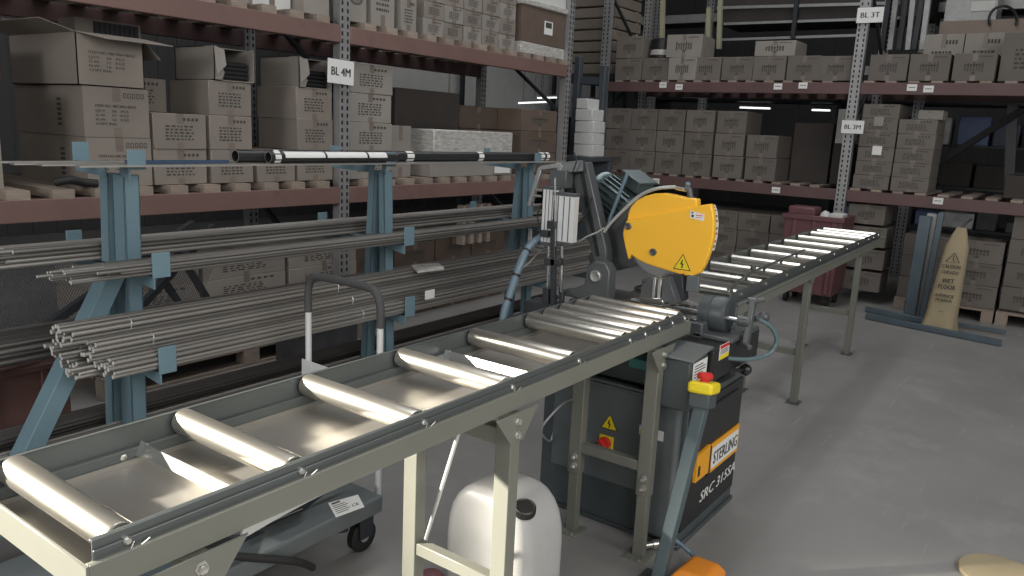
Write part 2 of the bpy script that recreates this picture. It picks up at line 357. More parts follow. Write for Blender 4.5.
for x in (4.93, 6.44):
    for e, s in ((-.175, -1), (.175, 1)):
        y = oy(x, e)
        l = MB().box(x-.03, x+.03, y-.02, y+.02, .006, .86).build('leg', FRAME, oc, .003, 2)
        MB().box(x-.05, x+.05, y-.04, y+.04, 0, .006).build('foot_plate', FRAMED, l)
        yy = y+s*.021
        MB().prism([(x-.09, yy, .86), (x+.09, yy, .86), (x+.03, yy, .78), (x-.03, yy, .78)], (0, s*.004, 0)).build('gusset', FRAME, l)
    MB().box(x-.018, x+.018, oy(x, -.155), oy(x, .155), .31, .35).build('cross_brace', FRAME, oc, .002, 1)

# ------------------------------------------------------------------ circular cold saw
saw = thing('circular_cold_saw', 'dark grey circular cold saw with round amber blade guard between the conveyors', 'saw', (3.05, 1.4, 0))
cab = MB().box(2.74, 3.33, 1.095, 1.76, .02, .62, 0).build('cabinet', [SLATE, BLACK], saw, .004, 2)
MB().box(2.733, 3.338, 1.085, 1.768, 0, .02).build('base_plate', SLATE, saw, .002, 1)
d = MB().box(2.728, 2.742, 1.27, 1.70, .20, .615); d.box(2.7265, 2.7285, 1.29, 1.68, .22, .60); d.build('electrical_door', SLATEL, saw, .003, 2)
MB().box(2.715, 2.742, 1.27, 1.72, .622, .634).build('drip_edge', SLATEL, saw, .002, 1)
MB().box(2.70, 2.745, 1.115, 1.245, .045, .60).build('corner_cover', SLATEL, saw, .014, 4)
MB().box(2.75, 3.325, 1.088, 1.097, .07, .595).build('side_panel', BLACK, saw, .003, 2)
v = MB()
for k in range(14): v.box(2.93+.024*k, 2.945+.024*k, 1.0835, 1.0875, .545, .556)
v.build('vent_louvre', BLACK, saw)
# body above the cabinet
MB().box(2.755, 3.36, 1.17, 1.76, .64, .76).build('upper_body', SLATE, saw, .006, 2)
MB().box(2.80, 3.32, 1.04, 1.22, .70, .825).build('vise_bed', BLACK, saw, .006, 2)
tb = MB().box(2.96, 3.33, 1.16, 1.80, .76, .885); tb.box(2.96, 3.28, 1.03, 1.2, .825, .845)
tb.build('work_table', CAST, saw, .006, 2)
MB().prism([(2.98, 1.20, .887), (3.31, 1.20, .887), (3.31, 1.60, .887), (2.98, 1.60, .887)], (0, 0, .006)).build('table_plate', STEEL, saw, .001, 1)
# control box with labels
cb = MB(); cb.prism([(2.63, 1.06, .62), (2.63, 1.06, .815), (2.63, 1.20, .815), (2.63, 1.20, .62)], (.17, 0, 0)); cb.build('control_box', SLATE, saw, .008, 2)
cl = MB().prism([(2.615, 1.045, .816), (2.81, 1.045, .835), (2.81, 1.215, .835), (2.615, 1.215, .816)], (0, 0, .008)); cl.build('control_box_lid', SLATEL, saw, .003, 1)
lb = MB().quad((2.65, 1.0585, .655), (2.785, 1.0585, .655), (2.785, 1.0585, .805), (2.65, 1.0585, .805), 0)
for k in range(9): lb.box(2.668, 2.770 if k % 3 else 2.745, 1.0578, 1.0583, .788-.011*k, .792-.011*k, 1)
lb.prism([(2.655, 1.058, .665), (2.675, 1.058, .665), (2.665, 1.058, .687)], (0, -.0004, 0), 2); lb.lathe((2.695, 1.0583, .675), (0,-1,0), [(0, .009), (.0006, .009)], 14, 3); lb.lathe((2.722, 1.0583, .675), (0,-1,0), [(0, .009), (.0006, .009)], 14, 4)
lb.build('instruction_label', [PAPER, INK, YELB, REDM, DKS], saw)
a = atx(660.5, 436, 2.699); MB().box(2.697, 2.700, a.y-.012, a.y+.012, a.z-.02, a.z+.02).build('white_tag', PAPER, saw)
# electrical warning triangle + red rotary switch
def tri(root, c, r, nx, right, up, name='warning_triangle'):
    c = Vector(c); right = Vector(right); up = Vector(up); nx = Vector(nx); m = MB()
    def T(k): return [c+up*k*r, c-up*.5*k*r-right*.87*k*r, c-up*.5*k*r+right*.87*k*r]
    m.prism([p for p in T(1.0)], nx*.001, 1); m.prism([p+nx*.001 for p in T(.86)], nx*.0006, 0)
    o = c+nx*.0018
    for a, b in (((.02, .42), (-.14, .02)), ((-.14, .02), (.10, .06)), ((.10, .06), (-.04, -.32))):
        p = o+right*a[0]*r+up*a[1]*r; q = o+right*b[0]*r+up*b[1]*r; m.bar(p, q, .11*r, .0008, nx, 1)
    return m.build(name, [YELB, BLACK], root)
tri(saw, (2.7262, 1.425, .450), .046, (-1, 0, 0), (0, -1, 0), (0, 0, 1))
sw = MB().box(2.722, 2.7285, 1.400, 1.468, .338, .398).build('isolator_plate', YELB, saw, .004, 2)
k_ = MB().lathe((2.722, 1.434, .368), (-1,0,0), [(0, .026), (.010, .026), (.014, .022)], 24); k_.obox((2.700, 1.434, .368), (.022, .050, .015), Matrix.Rotation(math.radians(35), 3, 'X')); k_.build('rotary_switch', REDM, sw, .002, 2)
t_ = MB().box(2.7255, 2.7285, 1.270, 1.290, .445, .485, 0); t_.box(2.725, 2.7254, 1.272, 1.288, .447, .462, 1); t_.build('rating_tag', [PAPER, YELB], saw)
a = atx(629, 357, 2.70); b = atx(646, 371, 2.70); MB().box(2.70, 2.78, b.y, a.y, b.z, a.z).build('teal_junction_box', TEAL, saw, .003, 2)
# brand band and model lettering on the -Y face
bd = MB(); bd.box(2.99, 3.32, 1.082, 1.088, .245, .375, 0); bd.box(2.965, 2.99, 1.078, 1.088, .245, .37, 2)
bd.prism([(2.83, 1.088, .375), (2.83, 1.088, .262), (2.965, 1.088, .262), (2.965, 1.088, .385)], (0, -.012, 0), 0); bd.box(2.85, 2.872, 1.0755, 1.076, .28, .325, 2)
bd.box(3.005, 3.305, 1.0795, 1.0822, .262, .354, 1)
text_mb(bd, 'STERLING', (3.018, 1.0790, .280), (1,0,0), (0,0,1), .056, 2, wid=.275, bold=True)
bd.build('amber_name_band', [BAND, PAPER, BLACK], saw)
md = MB(); text_mb(md, 'SRC 315SA', (2.925, 1.0866, .135), (1,0,0.03), (0.25,0,1), .050, 0, wid=.40, bold=True); md.build('model_lettering', PAPER, saw)
# guard: yellow plate pair in the YZ plane
def gp(px, py, X=3.06): return atx(px, py, X)
c0 = gp(667, 236); GX = 3.06
up_pts = [(626.5,222),(628,213),(631,206),(637,200),(645,196),(654,193.6),(664,193.2),(674,195),(685,197.5),(696.7,199),(696.8,207)]
lo_pts = [(626.5,220),(660,213.5),(696,206),(710.5,203.8),(713,212),(713.8,224),(712.8,238),(709.5,252),(705,264),(700,273),(692,276.5),(681,275),(668,271),(655,267),(645,263.5),(637,259.5),(631.5,255),(628,260),(626,252),(624,243),(622.5,234),(624,226)]
g = MB(); g.prism([gp(x, y, GX+.004) for x, y in up_pts], (.045, 0, 0)); g.build('upper_guard', YEL, saw, .006, 3)
g = MB(); g.prism([gp(x, y, GX-.010) for x, y in lo_pts], (.034, 0, 0)); gd = g.build('blade_guard', YEL, saw, .006, 3)
bl = MB(); bc = gp(664, 240, 3.10); bl.lathe(bc, (1,0,0), [(0, .166), (.003, .166)], 96)
for k in range(96):
    a = 2*PI*k/96; p = bc+Vector((.0015, math.cos(a)*.166, math.sin(a)*.166)); bl.obox(p, (.003, .006, .006), Matrix.Rotation(a, 3, 'X'))
bl.build('saw_blade', STEEL, saw)
for px, py, r in ((628.2,226.2,.016),(653.3,252,.016)):
    p = gp(px, py, GX-.010); MB().lathe(p, (-1,0,0), [(0, r), (.006, r), (.009, r*.8), (.007, r*.45), (.004, r*.4)], 20).build('guard_bolt', CAST, saw)
tri(saw, gp(682.3, 264.5, GX-.0105), .046, (-1, 0, 0), (0, -1, 0), (0, 0, 1))
s_ = MB(); a = gp(690.5, 210.5, GX-.0108); s_.prism([a, a+Vector((0, -.062, -.010)), a+Vector((0, -.062, -.038)), a+Vector((0, 0, -.030))], (-.0008, 0, 0), 0)
s_.lathe(a+Vector((-.0009, -.012, -.021)), (-1,0,0), [(0, .006), (.0006, .006)], 12, 1); s_.box(a.x-.0015, a.x-.0009, a.y-.056, a.y-.026, a.z-.018, a.z-.015, 2); s_.box(a.x-.0015, a.x-.0009, a.y-.052, a.y-.026, a.z-.026, a.z-.024, 2)
s_.box(a.x-.0015, a.x-.0009, a.y-.014, a.y-.006, a.z-.011, a.z-.005, 1)
s_.build('sticker', [PAPER, INK, REDM], saw)
# white / red scale strip on the guard edge
e_ = MB(); pts = [(711.2,205),(713.7,213),(714.5,225),(713.5,238),(710.4,251)]
P_ = [gp(x, y, GX+.02)+Vector((0, -.0015, 0)) for x, y in pts]
for i in range(4):
    e_.add([P_[i], P_[i+1], P_[i+1]+Vector((.04,0,0)), P_[i]+Vector((.04,0,0))], [(0,1,2,3)], 0)
    for q in range(2):
        a = P_[i].lerp(P_[i+1], .2+.4*q); b = P_[i].lerp(P_[i+1], .38+.4*q); o = Vector((0, -.001, 0))
        e_.add([a+o+Vector((.01,0,0)), b+o+Vector((.01,0,0)), b+o+Vector((.03,0,0)), a+o+Vector((.03,0,0))], [(0,1,2,3)], 1 if (i+q) % 3 else 2)
e_.build('warning_strip', [PAPER, INK, REDM], saw)
# gearbox / head behind guard, motor, terminal box
hd = MB(); hd.lathe((3.16, c0.y+.02, c0.z-.01), (1,0,0), [(0, .10), (.03, .115), (.16, .115), (.20, .07)], 24)
hd.prism([(3.17, 1.42, 1.30), (3.17, 1.42, 1.10), (3.17, 1.80, .96), (3.17, 1.84, 1.05), (3.17, 1.66, 1.30)], (.14, 0, 0)); hd.build('gearbox', CAST, saw, .006, 2)
mo = MB(); ax = Vector((.25, .88, .40)).normalized(); mp = atx(634, 215, 3.26)
mo.lathe(mp, ax, [(0, .075), (.01, .088), (.02, .088), (.205, .088), (.215, .094), (.25, .094), (.265, .08), (.27, .03)], 32, 0)
for k in range(26):
    a = 2*PI*k/26; uu = ax.cross(Vector((0,0,1))).normalized(); vv = ax.cross(uu); n_ = uu*math.cos(a)+vv*math.sin(a)
    mo.bar(mp+ax*.02+n_*.096, mp+ax*.20+n_*.096, .004, .020, n_, 0)
motor = mo.build('motor', MOT, saw)
tbx = MB(); q = mp+ax*.075+Vector((-.02, -.07, .118)); Rm = Matrix((ax, ax.cross(Vector((0,0,1))).normalized(), ax.cross(Vector((0,0,1))).normalized().cross(ax))).transposed()
tbx.obox(q, (.115, .105, .05), Rm); tbx.obox(q+Rm@Vector((0,0,.03)), (.135, .125, .010), Rm); tbx.build('terminal_box', MOT, motor, .004, 2)
MB().ring_path([atx(627.5,173,3.16), atx(605.5,230,3.14)], .0085, 12).build('tie_rod', BHOSE, saw)
MB().ring_path(smooth_path([atx(604,232,3.06), atx(610,224,3.06), atx(624,209.5,3.06), atx(640,195.5,3.06), atx(657,188.5,3.06), atx(676,187,3.08)], 6), .0075, 12).build('coolant_hose', GHOSE, saw)
f_ = MB(); a = atx(676,188,3.1); b_ = atx(686.5,190,3.1); f_.ring_path([a, b_], .009, 6, 0); f_.ring_path([b_, atx(688,183.5,3.08)], .0105, 12, 1); f_.ring_path([atx(689,188,3.1), atx(691,200,3.1)], .012, 12, 2); f_.build('hose_fitting', [BOLT, BHOSE, CAST], saw)
# pivot block, sloping arm and air cylinders
pv = MB(); pz = atx(597, 276, 3.0)
pv.prism([(2.99, 1.80, .885), (2.99, 1.62, .885), (2.99, 1.62, 1.03), (2.99, 1.645, 1.065), (2.99, 1.70, 1.068), (2.99, 1.735, 1.04), (2.99, 1.745, .955), (2.99, 1.80, .925), (2.99, 1.88, .905), (2.99, 1.88, .885)], (.07, 0, 0))
pv.build('pivot_block', CAST, saw, .006, 2)
MB().lathe((2.99, pz.y, pz.z), (-1,0,0), [(0, .028), (.008, .028), (.011, .022), (.009, .010)], 28).build('pivot_pin', BOLT, saw)
arm = MB(); A = [atx(567,163,3.05), atx(586,162,3.05), atx(606,250,3.05), atx(606,262,3.05), atx(594,262,3.05), atx(575,190,3.05)]
arm.prism(A, (.06, 0, 0)); arm.build('sloping_arm', CAST, saw, .005, 2)
ar2 = MB(); ar2.bar(atx(582,172,3.045), atx(598,256,3.045), .012, .014, (1,0,0)); ar2.build('arm_cable_duct', BLACK, saw)
ln = MB(); L1 = [atx(541,168,2.98), atx(562,165,2.98), atx(553,186,2.98), atx(536,205,2.98), atx(528,204,2.98)]
ln.bar(L1[0], L1[1], .02, .022, (1,0,0)); ln.bar(L1[0], atx(530,206,2.98), .02, .022, (1,0,0)); ln.bar(L1[1], atx(554,183,2.98), .02, .018, (1,0,0)); ln.build('yoke_bracket', UPR, saw, .002, 1)
hb = MB(); hb.bar(atx(560,168,3.0), atx(584,166,3.04), .05, .055, (1,0,0)); hb.box(2.97, 3.03, 1.86, 1.95, 1.375, 1.455); hb.build('arm_head', CAST, saw, .004, 2)
def cylv(pxl, pxr, pyt, pyb, X, nm):
    a = atx(pxl, pyt, X); b = atx(pxr, pyb, X); y0, y1 = b.y, a.y; m = MB(); w_ = y1-y0
    m.box(X, X+w_*.35, y0, y1, b.z, a.z)
    for k in range(3): m.box(X-.0015, X+.001, y0+w_*(.20+.27*k), y0+w_*(.24+.27*k), b.z+.002, a.z-.002, 1)
    c = m.build(nm, [ALUC, CAST], saw)
    MB().box(X-.004, X+w_*.35+.004, y0-.003, y1+.003, b.z-.012, b.z).build('end_cap', CAST, c, .002, 1); MB().box(X-.004, X+w_*.35+.004, y0-.003, y1+.003, a.z, a.z+.014).build('end_cap', CAST, c, .002, 1)
    return a, b
cylv(543.5, 553, 189, 243, 2.90, 'air_cylinder'); cylv(554, 572, 195, 243, 2.90, 'air_cylinder')
rd = MB()
for px in (549, 562): rd.ring_path([atx(px,246,2.93), atx(px-1,292,2.93)], .009, 14, 0)
rd.ring_path([atx(555,178,2.89), atx(555,246,2.885)], .005, 10, 0)
rd.build('piston_rod', STEEL, saw)
vb = MB()
vb.bar(atx(553.5,228,2.885), atx(553.5,312,2.885), .022, .020, (1,0,0)); vb.bar(atx(546,262,2.89), atx(562,262,2.89), .03, .03, (1,0,0)); vb.bar(atx(547,288,2.90), atx(547,318,2.90), .03, .03, (1,0,0)); vb.bar(atx(562,292,2.90), atx(561,316,2.90), .02, .02, (1,0,0))
vb.box(2.86, 2.98, 1.72, 1.98, .80, .86)
vb.box(2.872, 2.90, 1.845, 1.885, 1.20, 1.235); vb.box(2.872, 2.90, 1.88, 1.92, 1.16, 1.19)
vb.build('clamp_post', DKS, saw, .002, 1)
for px, py in ((541,246),(538,250),(539,190),(538,196)):
    MB().lathe(atx(px,py,2.92), (0,1,0), [(-.02, .006), (.02, .006)], 10).build('air_fitting', BOLT, saw)
for pts, r in (([(541,250),(530,262),(520,270),(517,285)], .004), ([(576,243),(588,236),(598,232),(604,228)], .0035), ([(544,200),(537,215),(541,235)], .003), ([(572,175),(577,160),(574,152)], .003), ([(592,198),(586,215),(573,232),(568,243)], .003)):
    MB().ring_path([atx(x,y,2.97) for x, y in pts], r, 8).build('air_line', BLACK if r < .0035 else GHOSE, saw)
hz = smooth_path([atx(548,236,2.93), atx(540,238,2.92), atx(529,247,2.88), atx(520,265,2.82), atx(512,288,2.78), atx(504,314,2.74), atx(500,345,2.72)], 10)
MB().ring_path(hz, .018, 16).build('blue_grey_hose', BHOSE, saw)
m = MB()
for i in (22, 34, 44): m.ring_path([hz[i], hz[i+1]], .0195, 16)
m.build('hose_band', BLACK, saw)
# vise: jaws, air cylinder (towards the viewer) and hand lever
def plate(pts, X, t, nm, mt, bev=.002):
    q = MB(); q.prism([atx(x, y, X) for x, y in pts], (t, 0, 0)); return q.build(nm, mt, saw, bev, 1)
plate([(640,297),(641,286),(648,279),(654,277),(653,299)], 2.985, .05, 'vise_jaw', CAST)
plate([(653.2,278),(655.8,277.6),(654.4,298.5),(651.8,298.5)], 2.98, .05, 'jaw_face', GALV, .0008)
plate([(658,279.5),(661.5,279),(660,298),(656.8,298)], 2.98, .05, 'jaw_face', GALV, .0008)
plate([(662,281),(668,277),(677,303),(675,305),(661,300)], 2.985, .05, 'vise_jaw', CAST)
plate([(670,275),(682,274),(684,300),(680,303)], 3.03, .05, 'vise_jaw', DKS)
plate([(637,297),(662,299),(664,305),(640,303)], 2.96, .06, 'vise_slide', STEEL)
vb = MB(); a = atx(691,278,3.04); vb.box(3.04, 3.06, a.y-.035, a.y+.02, a.z-.06, a.z+.01); vb.build('blue_bracket', SLATEL, saw, .003, 2)
g2 = MB(); g2.ring_path([atx(632,300,2.985), atx(662,306,2.985)], .012, 12); g2.ring_path([atx(640,303,2.98), atx(680,313,2.98)], .010, 12); g2.build('guide_rod', STEEL, saw)
vc = Vector((3.08, 1.085, .925))
m = MB().lathe((3.08, 1.215, .910), (0,-1,0), [(0, .05), (.008, .074), (.05, .076), (.052, .073), (.056, .073), (.058, .076), (.105, .076), (.118, .070), (.120, .03)], 40)
vcyl = m.build('vise_cylinder', SLATE, saw)
MB().ring_path([(3.08, 1.35, .910), (3.08, 1.18, .910)], .016, 16).build('cylinder_rod', STEEL, vcyl)
m = MB().ring_path([(3.08, 1.085, .908), (3.08, .985, .906)], .010, 14, 1); m.lathe((3.08, 1.02, .907), (0,-1,0), [(0, .022), (.05, .022)], 20, 0)
m.bar((3.10, .975, .99), (3.07, .975, .82), .030, .022, (0,1,0), 0); m.ring_path([(3.10, .99, .985), (3.13, .94, 1.0)], .012, 12, 0); m.ring_path([(3.075, .99, .825), (3.05, .95, .81)], .012, 12, 0)
m.lathe((3.11, 1.00, .988), (0,-1,0), [(0, .016), (.04, .016)], 14, 0); m.lathe((3.12, .965, .915), (1,-.2,0), [(0, .013), (.05, .013), (.06, .022), (.08, .022)], 14, 0)
m.build('hand_crank', [CAST, STEEL], saw, .002, 1)
MB().ring_path(smooth_path([(3.13, .955, .915), (3.17, .91, .88), (3.19, .89, .82), (3.16, .91, .77), (3.08, .96, .755), (2.99, 1.03, .765)], 8), .009, 12).build('clear_hose', THOSE, saw)
for nm_ in ('hand_crank', 'clear_hose'):
    for v_ in bpy.data.objects[nm_].data.vertices: v_.co.x -= .035; v_.co.y += .025
MB().box(3.06, 3.10, 1.02, 1.08, .80, .86).build('bracket', CAST, saw, .002, 1)
a = aty(720.5, 346, 1.038); b = aty(728.5, 355.5, 1.038); x0, x1, z1, z0 = a.x, b.x, a.z, b.z; hh = z1-z0
st = MB().box(x0, x1, 1.038, 1.040, z0, z1, 0); st.box(x0+.002, x1-.002, 1.037, 1.038, z0+.001, z0+hh*.3, 1); st.box(x0+.002, x1-.002, 1.037, 1.038, z1-hh*.25, z1-.001, 2)
for k in range(3): st.box(x0+.008, x1-.01, 1.037, 1.038, z0+hh*(.38+.12*k), z0+hh*(.43+.12*k), 3)
st.build('danger_label', [PAPER, YELB, REDM, INK], saw)
lv = MB().ring_path([(2.97, 1.10, .70), (3.12, 1.02, .685)], .008, 12); lv.build('lever_rod', BLACK, saw)
m = MB().lathe((3.105, 1.03, .687), (.85,-.45,-.08), [(0, .008), (.006, .019), (.022, .026), (.038, .020), (.046, .008)], 20); m.build('lever_knob', BLACK, saw)
m = MB().lathe((2.66, 1.16, .035), (.6,-.6,.1), [(-.03, .012), (0, .012), (0, .018), (.03, .018), (.03, .012), (.05, .012)], 16); m.build('air_inlet_fitting', BOLT, saw)

# emergency stop stand, foot pedal
es = thing('emergency_stop_stand', 'leaning square grey post topped by a yellow emergency stop box with red button', 'emergency stop', (2.50, 1.0, 0))
pt, pb = aty(702, 405, .99), Vector((2.455, 1.04, .006))
m = MB(); m.bar(pb, pt, .046, .046, (1,0,0)); m.build('post', mat('stand_blue_grey', (.075,.105,.115), .42, var=.08), es, .004, 2)
MB().box(2.38, 2.54, .97, 1.12, 0, .006).build('base_plate', SLATE, es)
Rb = Matrix.Rotation(math.radians(9), 3, 'Y')@Matrix.Rotation(math.radians(-4), 3, 'X')
m = MB(); m.obox(pt+Vector((0,0,.020)), (.078, .078, .056), Rb, 0); bx_ = m.build('button_box', SLATE, es, .006, 2)
m = MB(); m.obox(pt+Vector((0.004,0,.066)), (.094, .094, .042), Rb, 0); m.build('yellow_cover', YELB, es, .012, 3)
n = Rb@Vector((0,0,1)); m = MB().lathe(pt+Vector((.004,0,.086)), n, [(0, .017), (.010, .017), (.012, .027), (.024, .030), (.034, .023)], 24, 0); m.build('stop_button', REDM, es)
fp = thing('foot_pedal', 'orange foot pedal guard on the floor beside the leaning post', 'foot pedal', (2.60, .92, 0))
a = atz(698, 580, 0.03); ax_, ay_ = a.x, a.y
m = MB(); m.prism([(ax_-.10, ay_+.075, .0), (ax_-.10, ay_-.075, .0), (ax_-.09, ay_-.07, .055), (ax_-.05, ay_-.055, .085), (ax_-.05, ay_+.055, .085), (ax_-.09, ay_+.07, .055)], (.001, 0, 0))
m = MB(); base_ = [(-.10,-.08),(.10,-.07),(.10,.07),(-.10,.08)]; top_ = [(-.07,-.055),(.07,-.048),(.07,.048),(-.07,.055)]
vs = [(ax_+x, ay_+y, .0) for x, y in base_]+[(ax_+x, ay_+y, .05) for x, y in base_]+[(ax_+x, ay_+y, .085) for x, y in top_]
m.add(vs, [(3,2,1,0)]+[(i, (i+1)%4, 4+(i+1)%4, 4+i) for i in range(4)]+[(4+i, 4+(i+1)%4, 8+(i+1)%4, 8+i) for i in range(4)]+[(8,9,10,11)])
m.build('pedal_guard', ORG, fp, .014, 3)
MB().ring_path(smooth_path([(ax_+.09, ay_+.03, .045), (ax_+.13, ay_+.09, .05), (ax_+.10, ay_+.16, .10), (2.70, 1.13, .06)], 8), .009, 12).build('cable', BHOSE, fp)
# ------------------------------------------------------------------ jerrican, rods and cables under the near conveyor
jr = thing('jerrican', 'white plastic jerrican with black screw cap on the floor under the conveyor', 'jerrican', (2.10, 1.45, 0))
def rrect(cx_, cy_, a, b, r, z, n=6):
    o = []
    for sx, sy, st in ((1,1,0),(-1,1,PI/2),(-1,-1,PI),(1,-1,3*PI/2)):
        for k in range(n+1):
            an = st+PI/2*k/n; o.append((cx_+sx*(a-r)+r*math.cos(an), cy_+sy*(b-r)+r*math.sin(an), z))
    return o
m = MB(); prof = [(.0,.92),(.02,1),(.10,1),(.20,1),(.26,.975),(.31,.91),(.35,.80),(.38,.66),(.40,.48),(.408,.25)]
jc = (2.10, 1.485); n_ = None
for z, s in prof:
    L_ = rrect(jc[0], jc[1], .135*(.5+.5*s), .185*s, .06*s, z*.98); n_ = len(L_); m.v += [Vector(p) for p in L_]
for i in range(len(prof)-1):
    for k in range(n_): m.f.append((i*n_+k, i*n_+(k+1)%n_, (i+1)*n_+(k+1)%n_, (i+1)*n_+k)); m.m.append(0)
m.f.append(tuple(range(n_-1,-1,-1))); m.m.append(0); m.f.append(tuple((len(prof)-1)*n_+k for k in range(n_))); m.m.append(0)
m.build('body', JUG, jr, smooth=60)
m = MB().lathe((2.03, 1.36, .335), (-.25,-.25,1), [(0, .030), (.03, .030)], 24); m.build('neck', JUG, jr)
m = MB(); ca = Vector((-.25,-.25,1)).normalized(); cp = Vector((2.03,1.36,.335))+ca*.022
m.lathe(cp, ca, [(0, .034), (.002, .037), (.028, .037), (.031, .033), (.029, .030), (.029, .008)], 32)
for k in range(24):
    a = 2*PI*k/24; u_ = ca.cross(Vector((0,0,1))).normalized(); v_ = ca.cross(u_); m.bar(cp+(u_*math.cos(a)+v_*math.sin(a))*.037+ca*.003, cp+(u_*math.cos(a)+v_*math.sin(a))*.037+ca*.027, .003, .003, u_)
m.build('screw_cap', BLACK, jr)
tag(MB().ring_path([aty(459,432,1.35), atz(411,586,.02)], .006, 10).build('thin_rod', ALUC), 'thin silver rod leaning under the conveyor rail beside its cream leg', 'rod')
rc = atz(431, 577, .03)
tag(MB().lathe((rc.x, rc.y, 0), (0,0,1), [(0, .05), (.03, .05), (.045, .035), (.05, .01)], 24).build('round_lid', TUB), 'dark red round cap on the floor by the conveyor leg', 'cap')
wc = smooth_path([aty(607,385,1.62), aty(590,394,1.62), aty(566,402,1.60), aty(547,420,1.62), aty(541,432,1.66), aty(550,441,1.70), (2.74,1.70,.35)], 8)
tag(MB().ring_path(wc, .0045, 10).build('white_cable', mat('pale_cable', (.42,.43,.43), .4)), 'pale grey cable looping down behind the conveyor leg to the saw cabinet', 'cable')
# tan object at the lower right edge
tn = atz(1003, 574, .02)
m = MB().lathe((tn.x, tn.y, 0), (0,0,1), [(0, .15), (.012, .155), (.020, .15), (.024, .13), (.022, .02)], 40)
tag(m.build('tan_mat', CONE), 'round tan lid lying on the floor at the lower right', 'lid')

# ------------------------------------------------------------------ lift table trolley
lt = thing('lift_table_trolley', 'scissor lift table trolley with white handle and grey grip under the conveyor', 'trolley', (1.4, 2.2, 0))
HY0, HY1, HZ = 2.045, 2.455, 1.015
MB().ring_path([(2.02,HY0,.20),(2.02,HY0,HZ-.10)], .0125, 16, 0).build('handle_post', WHTP, lt); MB().ring_path([(2.02,HY1,.20),(2.02,HY1,HZ-.12)], .0125, 16, 0).build('handle_post', WHTP, lt)
m = MB().ring_path(smooth_path([(2.02,HY0,HZ-.145),(2.02,HY0,HZ-.07),(2.02,HY0+.022,HZ-.018),(2.02,HY0+.08,HZ),(2.02,HY1-.08,HZ),(2.02,HY1-.022,HZ-.018),(2.02,HY1,HZ-.07),(2.02,HY1,HZ-.155)], 6), .0155, 18); m.build('foam_grip', GRYF, lt)
m = MB().prism([(2.005, 2.48, .66), (2.005, 2.28, .655), (2.005, 2.30, .60), (2.005, 2.48, .52)], (.004, 0, 0)); m.lathe((2.004, 2.42, .635), (-1,0,0), [(0,.008),(.003,.008)], 10); m.build('handle_bracket', WHTP, lt)
m = MB(); m.box(.45, 1.935, 1.93, 2.48, .195, .262); m.build('chassis', SLATEL, lt, .010, 3)
m = MB(); zz = .262
m.prism([atz(250,531,zz+.05), atz(303,509,zz+.05), atz(303,509,zz), atz(250,531,zz)], (0, .006, 0)); m.build('side_bracket', GALV, lt)
nl = MB(); Q = [atz(336,517.5,.2640), atz(364.5,507,.2640), atz(358,494.5,.2640), atz(328,503,.2640)]
nl.add(Q, [(0,1,2,3)], 0); o_ = Q[0]; rx = (Q[1]-Q[0]); ux = (Q[3]-Q[0]); up3 = Vector((0,0,.0006))
def lq(u0, u1, v0, v1): nl.add([o_+rx*a+ux*b+up3 for a, b in ((u0,v0),(u1,v0),(u1,v1),(u0,v1))], [(0,1,2,3)], 1)
for k in range(5): lq(.08, .50+.08*(k % 2), .18+.12*k, .22+.12*k)
lq(.08, .38, .80, .90); text_mb(nl, 'CE', o_+rx*.64+ux*.25+up3, rx, ux, .019, 1, bold=True)
nl.build('rating_plate', [PAPER, INK], lt)
MB().ring_path([(.5,1.985,.275),(1.2,1.985,.275)], .012, 12).build('threaded_rod', GALV, lt)
MB().box(.5, 1.25, 2.05, 2.12, .255, .30).box(.5, 1.25, 2.2, 2.26, .255, .285).build('guide_rail', BLUED, lt, .003, 1)
for x, y in ((1.93, 2.04), (1.88, 2.44), (.60, 2.02), (.60, 2.44)):
    w_ = MB().lathe((x, y-.018, .062), (0,1,0), [(0,.052),(.004,.062),(.032,.062),(.036,.052)], 28, 0); w_.lathe((x, y-.020, .062), (0,1,0), [(0,.022),(.040,.022)], 16, 1); wo = w_.build('castor_wheel', [RUB, GALV], lt)
    MB().box(x-.035, x+.035, y-.03, y-.024, .06, .2).box(x-.035, x+.035, y+.024, y+.03, .06, .2).box(x-.04, x+.04, y-.035, y+.035, .185, .20).build('castor_fork', DKS, wo, .002, 1)
for s in (1, -1):
    for y in (2.05, 2.43):
        MB().bar((1.5-.36*s, y+.012*s, .13), (1.5+.36*s, y+.012*s, .34), .014, .045, (0,0,1)).build('scissor_arm', DKS, lt, .002, 1)
MB().box(1.0, 1.93, 1.98, 2.48, .345, .375).build('platform', SLATEL, lt, .006, 2) if False else None
MB().ring_path(smooth_path([(1.20,1.97,.34),(1.35,1.93,.27),(1.50,1.90,.20),(1.60,1.93,.12)], 6), .013, 12).build('black_hose', RUB, lt)
# bowed white sheet under the front rail, leaning on the lift table
m = MB(); top = [aty(x, y, 1.30) for x, y in ((246,531),(290,511),(330,490),(365,470),(388,456))]; bot = [aty(x, y, 1.34) for x, y in ((241,540),(277,519),(308,502),(345,484),(386,461))]
n_ = len(top); vs = []
for a, b in zip(top, bot): vs += [a+Vector((0,0,.03)), b, a+Vector((0,.006,.03)), b+Vector((0,.006,0))]
fs = []
for i in range(n_-1):
    o = 4*i; fs += [(o, o+4, o+5, o+1), (o+2, o+3, o+7, o+6), (o, o+2, o+6, o+4), (o+1, o+5, o+7, o+3)]
fs += [(0,1,3,2), (4*n_-4, 4*n_-2, 4*n_-1, 4*n_-3)]
m.add(vs, fs); tag(m.build('white_sheet', WHTP), 'narrow bowed white sheet edge hanging just under the front conveyor rail', 'sheet')

